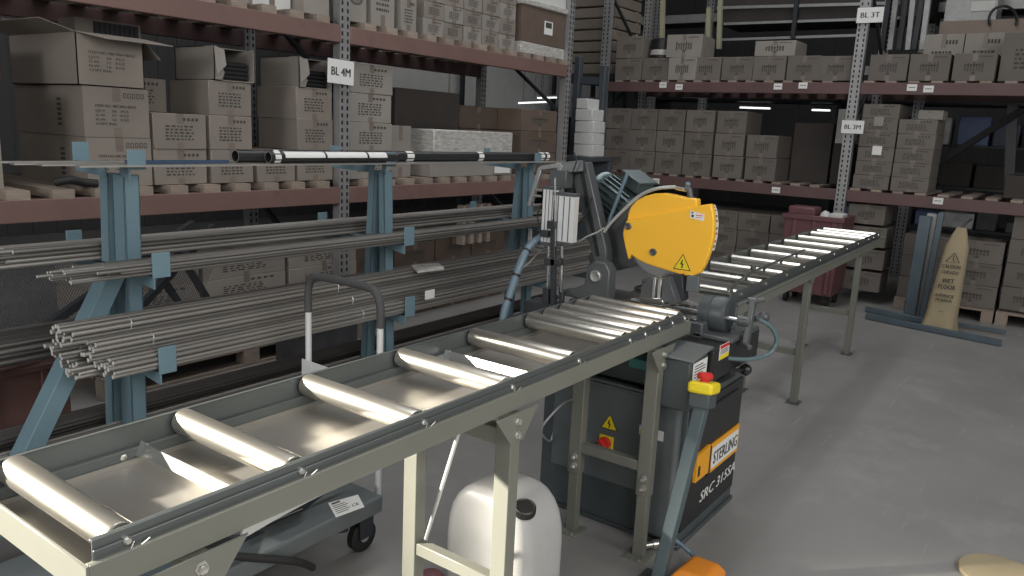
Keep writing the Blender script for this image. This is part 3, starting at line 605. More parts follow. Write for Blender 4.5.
# ------------------------------------------------------------------ blue bar rack: three A-frames, each a thing
def frame_mb():
    pass
FX = [1.50, 2.80, 4.10]
LEV = [1.425, 1.045, .685, .325]
FLAB = ['blue-grey steel A-frame nearest the camera with a long slanting brace', 'blue-grey steel A-frame standing behind the trolley handle', 'blue-grey steel A-frame farthest along, behind the air cylinders']
def chan(mb, p0, p1, wy, wx, t=.006):     # open C section: web on the -y side, flanges running back
    p0 = Vector(p0); p1 = Vector(p1)
    mb.bar(p0, p1, wx, t, (0,1,0)) if False else None
for i, fx in enumerate(FX):
    fr = thing('bar_rack_frame', FLAB[i], 'rack frame', (fx, 2.92, 0), 'blue frames carrying the steel bars')
    def cpost(yb_, yt_, z0, z1, dep, wid):
        m = MB()
        for a, b, c, d in ((0, .007, 0, dep), (0, wid, 0, .007), (wid-.007, wid, 0, dep*.5)):   # x0,x1,y0,y1 offsets
            vs = [(fx+a, yb_+c, z0), (fx+b, yb_+c, z0), (fx+b, yb_+d, z0), (fx+a, yb_+d, z0), (fx+a, yt_+c, z1), (fx+b, yt_+c, z1), (fx+b, yt_+d, z1), (fx+a, yt_+d, z1)]
            m.add(vs, [(0,3,2,1),(4,5,6,7),(0,1,5,4),(1,2,6,5),(2,3,7,6),(3,0,4,7)])
        return m
    R0, R1, Lt, Lb, dR, dL = [(2.855, 2.895, 2.970, 3.06, .080, .062), (2.822, 2.775, 2.886, 2.955, .042, .046), (2.850, 2.800, 2.905, 2.98, .045, .046)][i]
    cpost(R1, R0, .0, LEV[0]-.035, dR, .06).build('leg', BLUE, fr, .002, 1)
    cpost(Lb, Lt, .0, LEV[0]-.035, dL, .06).build('leg', BLUE, fr, .002, 1)
    for k, z in enumerate(LEV):
        yf = [2.800, 2.665, 2.650, 2.64][k]; yb_ = [3.20, 3.30, 3.31, 3.31][k]; xa, xb = fx-.008, fx+.048
        m = MB(); m.box(xa, xb, yf, yb_, z-.008, z, 0)
        m.prism([(xa, yf, z-.055), (xa, yf, z), (xa, R0+.01, z), (xa, R0+.01, z-.03)], (.006, 0, 0)); m.prism([(xa, yb_, z-.04), (xa, yb_, z), (xa, Lt, z), (xa, Lt, z-.05)], (.006, 0, 0))
        m.build('arm', BLUE, fr, .001, 1)
        if k < 3:
            h = [.070, .090, .100][k]
            MB().box(xa-.006, xb+.006, yf-.007, yf, z-.012, z+h-.01).build('end_stop', BLUE, fr, .001, 1)
            if k < 2: MB().box(xa-.006, xb, yb_, yb_+.007, z-.012, z+h).build('end_stop', BLUE, fr, .001, 1)
    if i == 0:
        m = MB(); a = Vector((fx-.03, 2.915, 1.02)); b = Vector((fx-.60, 2.915, .0)); m.bar(a, b, .085, .062, (1,0,.78)); m.build('slanting_brace', BLUE, fr, .002, 1)
    MB().box(fx-.01, fx+.08, 2.66, 3.30, 0, .05).build('foot_beam', BLUED, fr, .002, 1)

# bars: every one an object sharing two meshes
def bar_mesh(nm, r, L, mt, n=8):
    m = MB(); m.ring_path([(0,0,0),(L,0,0)], r, n, 0, caps=False)
    k = len(m.v); m.f.append(tuple(range(n-1,-1,-1))); m.m.append(1); m.f.append(tuple(range(k-n, k))); m.m.append(1)
    return m.mesh(nm, [mt, BARE])
bm_thin = bar_mesh('steel_bar', .0055, 3.4, BAR); bm_mid = bar_mesh('steel_bar', .0086, 3.5, BAR); bm_dark = bar_mesh('steel_bar', .011, 4.2, BARD)
rb = random.Random(3)
def put_bars(n, me, x0, jx, ys, z0, dy, dz, lab, grp, tilt=.0, sag=.0):
    """Stack bars row by row between ys; each its own object."""
    per = max(1, int((ys[1]-ys[0])/dy)); out = []
    for i in range(n):
        row, c = divmod(i, per); y = ys[0]+dy*(c+.5+(.5 if row % 2 else 0)); z = z0+dz*(row)
        o = bpy.data.objects.new('steel_bar', me); COL.objects.link(o)
        o.location = (x0+rb.uniform(-jx, jx), y+rb.uniform(-.0015, .0015), z+rb.uniform(0, .001)); o.rotation_euler = (0, tilt, rb.uniform(-.0018, .0018))
        tag(o, lab, 'steel bar', grp); out.append(o)
    return out
put_bars(44, bm_thin, 1.28, .14, (2.662, 2.845), LEV[1]+.006, .0125, .0112, 'thin steel bar in the loose pile on the front middle arms of the blue frames', 'bars on the front middle arms')
ys_ = (2.872, 2.955)
# lower front arms: tied bundles
def bundle(n, me, xs, yc, zc, r, lab, grp):
    k = 0; spots = []
    for ring in range(4):
        for q in range(max(1, 6*ring)):
            a = 2*PI*q/max(1, 6*ring)+.3; spots.append((yc+math.cos(a)*ring*r*2.02, zc+math.sin(a)*ring*r*2.02))
    for y, z in spots[:n]:
        o = bpy.data.objects.new('steel_bar', me); COL.objects.link(o); o.location = (xs+rb.uniform(-.02, .02), y, z); tag(o, lab, 'steel bar', grp)
    t = MB()
    return spots
bun = [(1.31, 2.695, LEV[2]+.037), (1.23, 2.775, LEV[2]+.037), (1.27, 2.725, LEV[2]+.107), (1.19, 2.795, LEV[2]+.112), (1.20, 2.745, LEV[2]+.172)]
bnm = ['lower outer', 'lower inner', 'upper outer', 'upper inner', 'topmost']
for i, (x, y, z) in enumerate(bun):
    bundle(15, bm_mid, x, y, z, .0088, 'steel bar in the %s wired bundle on the front lower arms' % bnm[i], '%s wired bundle of bars' % bnm[i])
    for xx in (x+.22, x+1.2):
        t = MB(); c = [(xx+.004*math.sin(3*a), y+.042*math.cos(a), z+.042*math.sin(a)) for a in [2*PI*k/24 for k in range(25)]]; t.ring_path(c, .0016, 6)
        tag(t.build('binding_wire', BOLT), 'bright binding wire around the %s bundle of bars, %s tie' % (bnm[i], 'near' if xx < x+.5 else 'far'), 'wire')
put_bars(40, bm_mid, 1.08, .12, (3.06, 3.275), LEV[1]+.009, .0185, .0165, 'steel bar on the rear middle arms behind the blue frames', 'bars on the rear middle arms')
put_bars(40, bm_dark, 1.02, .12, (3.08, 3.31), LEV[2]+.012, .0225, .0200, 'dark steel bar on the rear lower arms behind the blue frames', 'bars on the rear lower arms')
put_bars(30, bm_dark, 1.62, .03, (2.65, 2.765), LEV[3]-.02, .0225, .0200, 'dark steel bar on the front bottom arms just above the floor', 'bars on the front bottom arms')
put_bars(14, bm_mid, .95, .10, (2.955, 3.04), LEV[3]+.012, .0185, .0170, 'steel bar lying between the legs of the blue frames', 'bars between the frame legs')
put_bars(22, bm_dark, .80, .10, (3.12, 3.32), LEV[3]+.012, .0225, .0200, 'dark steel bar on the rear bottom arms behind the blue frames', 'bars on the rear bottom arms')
# top level: flats, pipes
fl = MB().box(0, 3.08, -.018, .018, 0, .006).mesh('steel_flat', [ALU])
for k, (x, y) in enumerate(((1.30, 2.775), (1.33, 2.82), (1.22, 2.865), (1.16, 2.93), (1.10, 3.03))):
    o = bpy.data.objects.new('steel_flat', fl); COL.objects.link(o); o.location = (x, y, LEV[0]+.001); tag(o, 'bright flat steel bar lying on top of the blue frames, %s from the front' % ORD[k], 'flat bar', 'flat bars on the top arms')
o = bpy.data.objects.new('steel_flat', MB().box(0, .42, -.012, .012, 0, .012).mesh('blue_flat', [mat('blue_flat_paint', (.035,.07,.13), .4)])); COL.objects.link(o); o.location = (1.50, 2.83, LEV[0]+.009); o.name = 'blue_flat_bar'; tag(o, 'short dark blue flat bar end lying on the near blue frame top', 'flat bar')
def pipe(px0, px1, py0, py1, Y, r, nm, lab, bands):
    a = aty(px0, py0, Y); b = aty(px1, py1, Y); a.z = b.z = LEV[0]+.009+r; m = MB(); n = 28
    m.ring_path([a, b], r, n, 0, caps=False); m.ring_path([a, b], r*.88, n, 0, caps=False)
    for e in (a, b):
        for k in range(n):
            A_ = [e+Vector((0, math.cos(2*PI*q/n)*rr, math.sin(2*PI*q/n)*rr)) for q, rr in ((k, r), (k+1, r), (k+1, r*.88), (k, r*.88))]; m.add(A_, [(0,1,2,3)], 1)
    p = m.build(nm, [PIPE, ALU], base=a); tag(p, lab, 'pipe')
    for (x0_, x1_, kind) in bands:
        xa = aty(x0_, py0, Y).x; xb = aty(x1_, py0, Y).x; t = MB(); nn = 24; arc = 2*PI if kind == 'band' else 1.6
        rr = r+.0012
        for i in range(nn if kind == 'band' else 8):
            seg = nn if kind == 'band' else 8; st = 0 if kind == 'band' else PI*.5
            a0 = st+arc*i/seg; a1 = st+arc*(i+1)/seg
            t.add([(xa, a.y+math.cos(a0)*rr, a.z+math.sin(a0)*rr), (xb, a.y+math.cos(a0)*rr, a.z+math.sin(a0)*rr), (xb, a.y+math.cos(a1)*rr, a.z+math.sin(a1)*rr), (xa, a.y+math.cos(a1)*rr, a.z+math.sin(a1)*rr)], [(0,1,2,3)], 1 if (kind == 'band' and i % 4 == 1) else 0)
        c = t.build('white_band' if kind == 'band' else 'paper_label', [PAPER, INK], base=a); c.parent = p; c.location = (0,0,0); c['_b'] = list(a)
    return p
pipe(235, 548, 153, 157, 2.86, .026, 'black_pipe', 'long black coated pipe on top of the blue frames, with white end bands', [(404,411,'band'), (476,481,'band'), (538,542,'band'), (544,547,'band'), (272,277,'band')])
pipe(268, 396, 151, 153, 2.805, .024, 'black_pipe', 'shorter black pipe with white paper label strips, in front of the longer pipe', [(272,278,'band'), (282,322,'lab'), (324,364,'lab'), (366,384,'lab')])
# tags lying on the bars
def flat_tag(px, py, Y, w_, h_, lab, nm='paper_tag'):
    c = aty(px, py, Y); m = MB(); m.box(c.x, c.x+w_, Y-.003, Y, c.z-h_, c.z); tag(m.build(nm, PAPER), lab, 'tag')
flat_tag(328.5, 228.5, 3.09, .10, .03, 'white paper tag on the rear middle arm of the second frame')
flat_tag(425, 291, 2.585, .07, .045, 'white tag hanging beside the second frame lower stop')
c = aty(412, 272, 2.70); tag(MB().prism([(c.x,2.66,c.z),(c.x+.18,2.64,c.z),(c.x+.22,2.72,c.z+.01),(c.x+.05,2.75,c.z+.012)], (0,0,.012)).build('crumpled_paper', WRAP), 'crumpled white paper lying on the wired bar bundles', 'paper')
c = aty(515, 226, 2.78); tag(MB().box(4.092, 4.1002, 2.80, 2.825, c.z-.16, c.z).build('paper_tag', PAPER), 'narrow pale tag stuck to the third blue frame', 'tag')
# white trolley-like bins behind lower arms
cr = thing('red_crate', 'rusty red plastic crate on the floor behind the slanting blue brace', 'crate', (1.6, 3.7, 0))
a = aty(-10, 372, 3.55); b = aty(68, 358, 3.55)
m = MB(); zt_ = a.z
for y0, y1, x0, x1 in ((3.55,3.58,1.2,b.x),(4.0,4.03,1.2,b.x),(3.58,4.0,1.2,1.23),(3.58,4.0,b.x-.03,b.x)): m.box(x0, x1, y0, y1, .02, zt_)
m.box(1.2, b.x, 3.55, 4.03, .02, .05)
for x in (1.25, 1.45, 1.65, 1.85): m.box(x, x+.03, 3.535, 3.55, .02, zt_) if x < b.x-.03 else None
m.box(1.2, b.x+.01, 3.53, 3.55, zt_-.035, zt_-.005)
m.build('crate_body', TUBR, cr, .004, 1)
# wire mesh panel leaning behind, far left
wm = thing('mesh_cage', 'dark wire mesh panel leaning behind the bars at far left', 'mesh panel', (1.6, 3.55, 0))
m = MB(); m.bar((1.2,3.50,.55), (2.25,3.62,1.08), .035, .035); m.bar((1.6,3.45,.50), (2.35,3.6,1.06), .03, .03) ; m.build('mesh_frame', DKS, wm)
m = MB()
for k in range(95): m.bar((1.15+.0125*k-.15, 3.66, .45), (1.15+.0125*k+.15, 3.66, 1.02), .002, .002)
for k in range(95): m.bar((1.15+.0125*k+.15, 3.663, .45), (1.15+.0125*k-.15, 3.663, 1.02), .002, .002)
m.build('wire_mesh', BLK2, wm)
m = MB(); m.bar((1.95,3.66,1.04), (2.25,3.66,.55), .03, .03); m.bar((2.15,3.68,1.0), (2.42,3.68,.55), .03, .03); m.build('mesh_brace', DKS, wm)
# ------------------------------------------------------------------ pallet racks
ZL, ZU = 1.165, 2.265      # tops of lower and upper beams
def upright(root, x, y, z0, z1, wx, wy, face, mt=UPR):
    """perforated upright post, slots on the side facing the aisle"""
    m = MB(); m.box(x-wx/2, x+wx/2, y-wy/2, y+wy/2, z0, z1, 0); k = 0; z = z0+.05
    while z < z1:
        for s in (-1, 1):
            if face == 'y': m.box(x+s*wx*.27-.007, x+s*wx*.27+.007, y-wy/2-.0015, y-wy/2, z, z+.028, 1)
            else: m.box(x-wx/2-.0015, x-wx/2, y+s*wy*.27-.007, y+s*wy*.27+.007, z, z+.028, 1)
        z += .05
    if face == 'y': m.box(x-.008, x+.008, y-wy/2-.004, y-wy/2-.001, z0, z1, 0)
    return m.build('upright', [mt, HOLE], root)
lr = thing('pallet_rack', 'tall pallet rack with red-brown beams behind the blue frames', 'rack', (3.8, 4.85, 0))
for x in (.90, 3.83, 6.73):
    upright(lr, x, 4.29, 0, 6, .09, .07, 'y'); upright(lr, x, 5.35, 0, 6, .09, .07, 'y')
    b = MB(); z = .3
    while z < 5.5: b.bar((x, 4.32, z), (x, 5.32, z+.75), .03, .03); b.bar((x, 5.32, z+.75), (x, 4.32, z+1.5), .03, .03); z += 1.5
    b.build('lattice_brace', DKS, lr)
def beam(root, x0, x1, y, z, mt, along='x'):
    m = MB()
    if along == 'x': m.box(x0, x1, y-.025, y+.025, z-.115, z); m.box(x0, x1, y+.005, y+.04, z-.02, z)
    else: m.box(y-.025, y+.025, x0, x1, z-.115, z)
    return m.build('beam', mt, root, .004, 2)
for x0, x1 in ((.945, 3.785), (3.875, 6.685)):
    for z in (ZL, ZU, 4.2):
        beam(lr, x0, x1, 4.27, z, BEAM); beam(lr, x0, x1, 5.37, z, BEAMD)
sl = MB().box(-.055, .055, 4.25, 5.40, 0, .045).mesh('deck_slat', [PALW])
for z in (ZL, ZU):
    for k in range(24):
        x = 1.70+.215*k
        if x > 6.66: break
        if abs(x-3.83) < .09: continue
        o = bpy.data.objects.new('deck_slat', sl); COL.objects.link(o); o.parent = lr; o.location = (x-3.8, -4.85, z)
def sign(px, py, w_, h_, s, plane, val, lab, tilt=0):
    c = (aty if plane == 'y' else atx)(px, py, val)
    R_ = Vector((1,0,0)) if plane == 'y' else Vector((0,-1,0)); N_ = Vector((0,-1,0)) if plane == 'y' else Vector((-1,0,0)); U_ = Vector((0,0,1))
    R_ = R_*math.cos(tilt)+U_*math.sin(tilt); U2 = R_.cross(N_)*-1
    if U2.z < 0: U2 = -U2
    m = MB(); P = [c-R_*w_/2-U2*h_/2, c+R_*w_/2-U2*h_/2, c+R_*w_/2+U2*h_/2, c-R_*w_/2+U2*h_/2]
    m.prism(P, -N_*.002, 0); text_mb(m, s, c-U2*h_*.16+N_*.001, R_, U2, h_*.36, 1, align='CENTER', bold=True, wid=w_*.72)
    tag(m.build('bay_sign', [PAPER, BLACK]), lab, 'sign')
sign(341, 72, .235, .160, 'BL 4M', 'y', 4.22, 'white sign reading BL 4M on the left rack upright', -.03)
sign(870, 15, .245, .145, 'BL 3T', 'x', 8.60, 'white sign reading BL 3T on the far rack upright')
sign(852.5, 127, .215, .13, 'BL 3M', 'x', 8.60, 'white sign reading BL 3M on the far rack upright')
sign(928.5, 46, .20, .13, 'BL 1T', 'x', 9.75, 'white sign reading L 1T behind cartons on the top level')

# carton builder: front faces -y locally, origin at the bottom front-left corner
def carton_mesh(w_, d, h, mt=None, prt='small', seed=0, tape=True):
    r_ = random.Random(seed); m = MB(); m.box(0, w_, 0, d, 0, h, 0)
    e = -.0008
    if tape: m.quad((w_/2-.022, e, h), (w_/2+.022, e, h), (w_/2+.022, e, h*.72), (w_/2-.022, e, h*.72), 1); m.quad((w_/2-.022, e, 0), (w_/2+.022, e, 0), (w_/2+.022, e, h*.2), (w_/2-.022, e, h*.2), 1); m.quad((w_/2-.022, 0, h+.0006), (w_/2+.022, 0, h+.0006), (w_/2+.022, d, h+.0006), (w_/2-.022, d, h+.0006), 1)
    e = -.0014
    if prt == 'big':
        text_mb(m, 'ITEM NO.:98C30A+BA53', (w_*.17, e, h*.60), (1,0,0), (0,0,1), h*.055, 2, wid=w_*.62, bold=True)
        for i, s in enumerate(('QTY:    50   PCS', 'G.W.    17   KGS', 'N.W.    16   KGS', 'COPT.INA:')):
            text_mb(m, s, (w_*.17, e, h*(.50-.085*i)), (1,0,0), (0,0,1), h*.052, 2, wid=w_*(.50 if i < 3 else .32), bold=True)
        for i in range(5):     # handling marks top right
            x = w_*(.60+.07*i); m.quad((x, e, h*.80), (x+w_*.05, e, h*.80), (x+w_*.05, e, h*.90), (x, e, h*.90), 2); m.quad((x+.004, e-.0003, h*.80+.004), (x+w_*.05-.004, e-.0003, h*.80+.004), (x+w_*.05-.004, e-.0003, h*.90-.004), (x+.004, e-.0003, h*.90-.004), 0)
        text_mb(m, 'CHAIN HOIST', (e, d*.55, h*.30), (0,-1,0), (0,0,1), h*.10, 2, wid=d*.3) if False else None
        for i in range(6): m.quad((e, d*.30, h*(.2+.1*i)), (e, d*.30+.05, h*(.2+.1*i)), (e, d*.30+.05, h*(.25+.1*i)), (e, d*.30, h*(.25+.1*i)), 2)
    elif prt == 'small':
        for i in range(5):
            y = h*(.62-.09*i); x = w_*.22
            while x < w_*.72:
                l = r_.uniform(.02, .06)*w_*1.4; m.quad((x, e, y), (min(x+l, w_*.75), e, y), (min(x+l, w_*.75), e, y+h*.045), (x, e, y+h*.045), 2); x += l+w_*.03
        for i in range(4): x = w_*(.55+.08*i); m.quad((x, e, h*.80), (x+w_*.05, e, h*.80), (x+w_*.05, e, h*.88), (x, e, h*.88), 2)
    elif prt == 'mark':        # crown-like logo block of strokes in the middle
        for i in range(7):
            x = w_*(.27+.068*i); hh = h*r_.uniform(.20, .36); m.quad((x, e, h*.48-hh*.5), (x+w_*.042, e, h*.48-hh*.5), (x+w_*.042, e, h*.48+hh*.6), (x, e, h*.48+hh*.6), 2)
        m.quad((w_*.30, e, h*.56), (w_*.72, e, h*.56), (w_*.72, e, h*.585), (w_*.30, e, h*.585), 2); m.quad((w_*.46, e, h*.22), (w_*.54, e, h*.22), (w_*.54, e, h*.33), (w_*.46, e, h*.33), 2)
        m.quad((w_*.60, e, h*.86), (w_*.90, e, h*.86), (w_*.90, e, h*.90), (w_*.60, e, h*.90), 2)
    me = m.mesh('cardboard_carton', [mt or CARD, TAPE, INKF if prt == 'mark' else INK]); return me
rc_ = random.Random(11)
def carton(me, x, y, z, lab, grp=None, rz=0.0, far=False, scale=None, jit=.006):
    o = bpy.data.objects.new('cardboard_carton', me); COL.objects.link(o)
    o.location = (x+rc_.uniform(-jit, jit)*(0 if far else 1)+(rc_.uniform(0, jit) if far else 0), y+rc_.uniform(-jit, jit)*(1 if far else 0)+(0 if far else rc_.uniform(0, jit)), z)
    o.rotation_euler = (0, 0, (-PI/2 if far else 0)+rz)
    if scale: o.scale = scale
    bv = o.modifiers.new('bevel', 'BEVEL'); bv.width = .004; bv.segments = 1; bv.limit_method = 'ANGLE'
    tag(o, lab, 'carton', grp); return o
# ---- left rack, lower level
DZ = ZL+.047; YC = 4.31
BIG = carton_mesh(.36, .80, .265, CARD, 'big', 1)
S1 = carton_mesh(.335, .42, .205, CARD, 'small', 2); S2 = carton_mesh(.30, .42, .205, CARD, 'small', 3); S3 = carton_mesh(.31, .42, .212, CARD, 'small', 5)
carton(BIG, 2.075, YC, DZ, 'large printed carton at the bottom of the open-topped stack, left rack', 'large cartons left rack')
carton(BIG, 2.07, YC, DZ+.267, 'large printed carton in the middle of the open-topped stack, left rack', 'large cartons left rack')
oc_ = thing('open_carton', 'large carton with its flaps open on top of the left stack', 'carton', (2.05, YC, DZ+.534))
m = MB(); x0, x1, y0, y1, z0, z1 = 2.05, 2.41, YC, YC+.78, DZ+.534, DZ+.80; t = .005
m.box(x0, x1, y0, y0+t, z0, z1); m.box(x0, x1, y1-t, y1, z0, z1); m.box(x0, x0+t, y0, y1, z0, z1); m.box(x1-t, x1, y0, y1, z0, z1); m.box(x0, x1, y0, y1, z0, z0+t)
text_mb(m, 'ITEM NO.:98C30A+BA53', (x0+.06, y0-.001, z0+.165), (1,0,0), (0,0,1), .015, 1, wid=.25, bold=True)
for i, s in enumerate(('QTY:    50   PCS', 'G.W.    17   KGS', 'N.W.    16   KGS', 'COPT.INA:')): text_mb(m, s, (x0+.06, y0-.001, z0+.14-.022*i), (1,0,0), (0,0,1), .014, 1, wid=.19 if i < 3 else .12, bold=True)
m.build('carton_body', [CARD, INK], oc_)
def flap(a, b, off): m = MB(); m.prism([a, b, Vector(b)+Vector(off), Vector(a)+Vector(off)], (0, 0, .004)); m.build('flap', CARD, oc_)
flap((x0, y0-.002, z1), (x1, y0-.002, z1), (.10, -.13, -.03)); flap((x0-.002, y0, z1), (x0-.002, y1, z1), (-.17, 0, .045)); flap((x1, y0, z1), (x1, y1, z1), (.10, 0, -.10)); flap((x0, y1, z1), (x1, y1, z1), (0, .08, .10))
ptr = thing('parts_tray', 'small tray of black parts standing on the open carton', 'tray', (2.3, YC+.3, z1)); a = aty(95, 43, YC+.3); b = aty(138, 27, YC+.3); zz1 = z1+.004
MB().box(a.x-.1, b.x+.02, YC+.31, YC+.5, zz1, max(b.z, a.z)+.01).build('tray_body', CARD, ptr)
m = MB(); m.box(a.x, b.x, YC+.30, YC+.31, zz1+.01, max(b.z, a.z))
for k in range(9): m.box(a.x+(b.x-a.x)*k/9+.004, a.x+(b.x-a.x)*k/9+.014, YC+.294, YC+.30, zz1+.02, max(b.z, a.z)-.01)
m.build('black_parts', INSIDE, ptr)
carton(BIG, 1.315, YC+.02, DZ, 'carton partly cut by the left picture edge, bottom of its stack', 'large cartons left rack')
carton(BIG, 1.30, YC, DZ+.267, 'carton partly cut by the left picture edge, above the bottom one', 'large cartons left rack')
carton(carton_mesh(.30, .5, .2, CARDD, None, 15, False), 1.50, YC+.25, DZ+.534, 'dark carton at the far left on top of the edge stack', 'large cartons left rack')
names2 = ['second', 'third']
for s, (xa, xb, me_a, me_b, sn) in enumerate(((2.455, 2.81, S1, S2, 'second stack'), (3.14, 3.46, S2, S3, 'third stack'))):
    carton(me_a, xa, YC, DZ, 'printed carton, bottom row left, in the %s of the left rack' % sn)
    carton(me_b, xb, YC, DZ, 'printed carton, bottom row right, in the %s of the left rack' % sn)
    if s == 0: carton(me_a, xa, YC, DZ+.206, 'printed carton, second row left, in the %s of the left rack' % sn)
    carton(me_b, xb, YC, DZ+.206, 'printed carton, second row right, in the %s of the left rack' % sn)
    carton(me_b, xb, YC, DZ+.412, 'printed carton, third row right, in the %s of the left rack' % sn)
    if s == 0: carton(S1, xa+.02, YC+.46, DZ+.412, 'dim carton standing far back in the %s of the left rack' % sn)
for (x0, z, lab) in ((2.85, DZ+.619, 'torn carton showing black contents, top of the second stack'), (3.48, DZ+.619, 'torn carton with ragged front, top of the third stack under the beam')):
    r = thing('torn_carton', lab, 'carton', (x0, YC, z)); h = .20; w_ = .28; t = .005
    m = MB(); m.box(x0, x0+t, YC, YC+.42, z, z+h); m.box(x0+w_-t, x0+w_, YC, YC+.42, z, z+h); m.box(x0, x0+w_, YC+.41, YC+.42, z, z+h); m.box(x0, x0+w_, YC, YC+.42, z, z+t); m.box(x0, x0+w_, YC+.1, YC+.42, z+h-t, z+h)
    m.prism([(x0, YC, z), (x0+.05, YC, z), (x0+.07, YC, z+.05), (x0+.045, YC, z+.09), (x0+.065, YC, z+.13), (x0+.03, YC, z+.16), (x0+.02, YC, z+h), (x0, YC, z+h)], (0, t, 0)); m.build('carton_body', CARDL, r)
    m = MB(); m.prism([(x0, YC-.002, z+h), (x0+.05, YC-.03, z+h-.02), (x0+.06, YC-.035, z+.09), (x0+.01, YC-.01, z+.03)], (0, .003, 0)); m.build('flap', CARDL, r)
    m = MB(); m.box(x0+.02, x0+w_-.02, YC+.05, YC+.40, z+.01, z+.12)
    for k in range(4): m.box(x0+.02, x0+w_-.02, YC+.03, YC+.05, z+.02+.025*k, z+.035+.025*k)
    m.build('contents', INSIDE, r)
D1 = carton_mesh(.43, .5, .205, CARDL, 'small', 8)
for k in range(4): carton(D1, 3.92, YC, DZ+.206*k, 'printed carton right of the BL 4M upright, %s' % ['bottom of four', 'second from bottom', 'third from bottom', 'topmost of four'][k])
carton(carton_mesh(.22, .4, .30, CARDL, None, 9), 4.36, YC+.03, DZ+.09, 'plain light carton beside the four-high stack, half behind it') if False else carton(carton_mesh(.24, .4, .40, CARDL, None, 9), 4.37, YC+.04, DZ, 'plain light carton beside the four-high stack, half behind it')
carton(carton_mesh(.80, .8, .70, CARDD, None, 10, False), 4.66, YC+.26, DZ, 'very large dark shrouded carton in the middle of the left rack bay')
BRN = mat('cardboard_brown', (0.125, 0.090, 0.070), .85, var=.1, rand=.1)
B1 = carton_mesh(.56, .6, .20, BRN, None, 12); B2 = carton_mesh(.60, .5, .20, BRN, 'mark', 13)
for k in range(2): carton(B1, 5.49, YC+.28, DZ+.20+.205*k, 'long brown carton behind the film-wrapped bundle, %s' % ['lower', 'upper'][k])
carton(B1, 5.49, YC+.28, DZ-.003, 'long brown carton lowest behind the film-wrapped bundle')
for k in range(3): carton(B2, 6.06, YC, DZ+.203*k, 'brown carton at the right end of the left rack shelf, %s' % ['bottom', 'middle', 'top'][k])
wr = thing('wrapped_bundle', 'film-wrapped flat bundle on the left rack shelf behind the pipe end', 'bundle', (5.2, YC, DZ))
MB().box(4.78, 5.90, YC-.02, YC+.25, DZ, DZ+.12).build('base_box', CARDL, wr, .004, 1); MB().box(4.80, 5.88, YC-.03, YC+.25, DZ+.12, DZ+.385).build('film_wrap', WRAP, wr, .012, 2)
MB().box(5.62, 5.85, YC-.034, YC-.030, DZ+.02, DZ+.10).build('label', PAPER, wr)
# black bag
bg_ = MB(); c = aty(70, 184, YC-.03); bg_.ring_path(smooth_path([(1.90, YC+.0, DZ+.03), (1.96, YC-.03, DZ+.045), (2.03, YC-.03, DZ+.03), (2.10, YC-.04, DZ+.022)], 5), .022, 12); bo = bg_.build('black_bag', RUB); tag(bo, 'crumpled black plastic sleeve lying before the big carton stack', 'bag')
# ---- left rack, upper level
UZ = ZU+.047
def oval_carton(x, w_, h, lab, mt):
    m = MB(); m.box(0, w_, 0, .4, 0, h, 0); n = 24
    for r0_, r1_, mi in ((.060, .050, 2), (.044, .038, 2)):
        for k in range(n):
            a0, a1 = 2*PI*k/n, 2*PI*(k+1)/n; cx_, cz_ = w_*.5, h*.55
            m.quad((cx_+r0_*math.cos(a0), -.0015, cz_+r0_*.7*math.sin(a0)), (cx_+r0_*math.cos(a1), -.0015, cz_+r0_*.7*math.sin(a1)), (cx_+r1_*math.cos(a1), -.0015, cz_+r1_*.7*math.sin(a1)), (cx_+r1_*math.cos(a0), -.0015, cz_+r1_*.7*math.sin(a0)), mi)
    text_mb(m, 'GS', (w_*.5, -.002, h*.55-.014), (1,0,0), (0,0,1), .028, 2, align='CENTER', bold=True)
    return carton(m.mesh('cardboard_carton', [mt, TAPE, INK]), x, YC, UZ, lab)
oval_carton(3.52, .22, .27, 'pale carton with an oval mark left of the BL 4M upright, upper shelf', CARDL); oval_carton(3.89, .20, .29, 'carton with an oval mark right of the BL 4M upright, upper shelf', CARDL)
carton(carton_mesh(.30, .4, .32, WHITEC, None, 21), 3.20, YC+.1, UZ, 'white carton on the upper shelf left of the oval-marked carton')
carton(carton_mesh(.24, .4, .42, CARDL, 'small', 22), 4.13, YC, UZ, 'tall narrow carton on the upper shelf, right of the oval marks')
carton(carton_mesh(.17, .35, .24, CARDL, 'small', 23), 4.42, YC-.01, UZ, 'small pale carton on the upper shelf before the column of small cartons')
carton(carton_mesh(.24, .35, .34, CARDL, 'small', 23), 4.39, YC+.37, UZ, 'taller carton standing behind the small pale one on the upper shelf')
SM = carton_mesh(.235, .42, .128, CARD, 'small', 24); SM2 = carton_mesh(.235, .42, .128, CARDL, 'small', 25)
for c_ in range(5):
    for k in range(5):
        carton(SM if (c_+k) % 2 else SM2, 4.68+.243*c_, YC, UZ+.129*k, 'small carton on the upper left rack shelf, %s column, %s row up' % (ORD[c_], ORD[k]), 'small cartons on the upper left shelf')
for k in range(6):
    x = 1.75+.24*k
    o = carton(carton_mesh(.2, .4, .12, CARDL, None, 40+k), x, YC+.05, UZ, 'low pale block on the upper shelf at top left, %s from the left' % ORD[k])
sw_ = thing('wrapped_pallet', 'big film-wrapped carton with white lid and two labels on the upper shelf end', 'pallet load', (6.2, YC, UZ))
m = MB(); m.box(5.95, 6.68, YC-.02, YC+.75, UZ, UZ+.10, 1); m.box(5.95, 6.68, YC-.02, YC+.75, UZ+.10, UZ+.42, 0); m.build('carton_body', [BRN, WRAP], sw_, .006, 2)
MB().box(5.93, 6.69, YC-.035, YC+.76, UZ+.42, UZ+.47).build('film_collar', WRAP, sw_, .01, 2); MB().box(5.94, 6.68, YC-.01, YC+.74, UZ+.47, UZ+.75).build('white_lid', WHITEC, sw_, .006, 2)
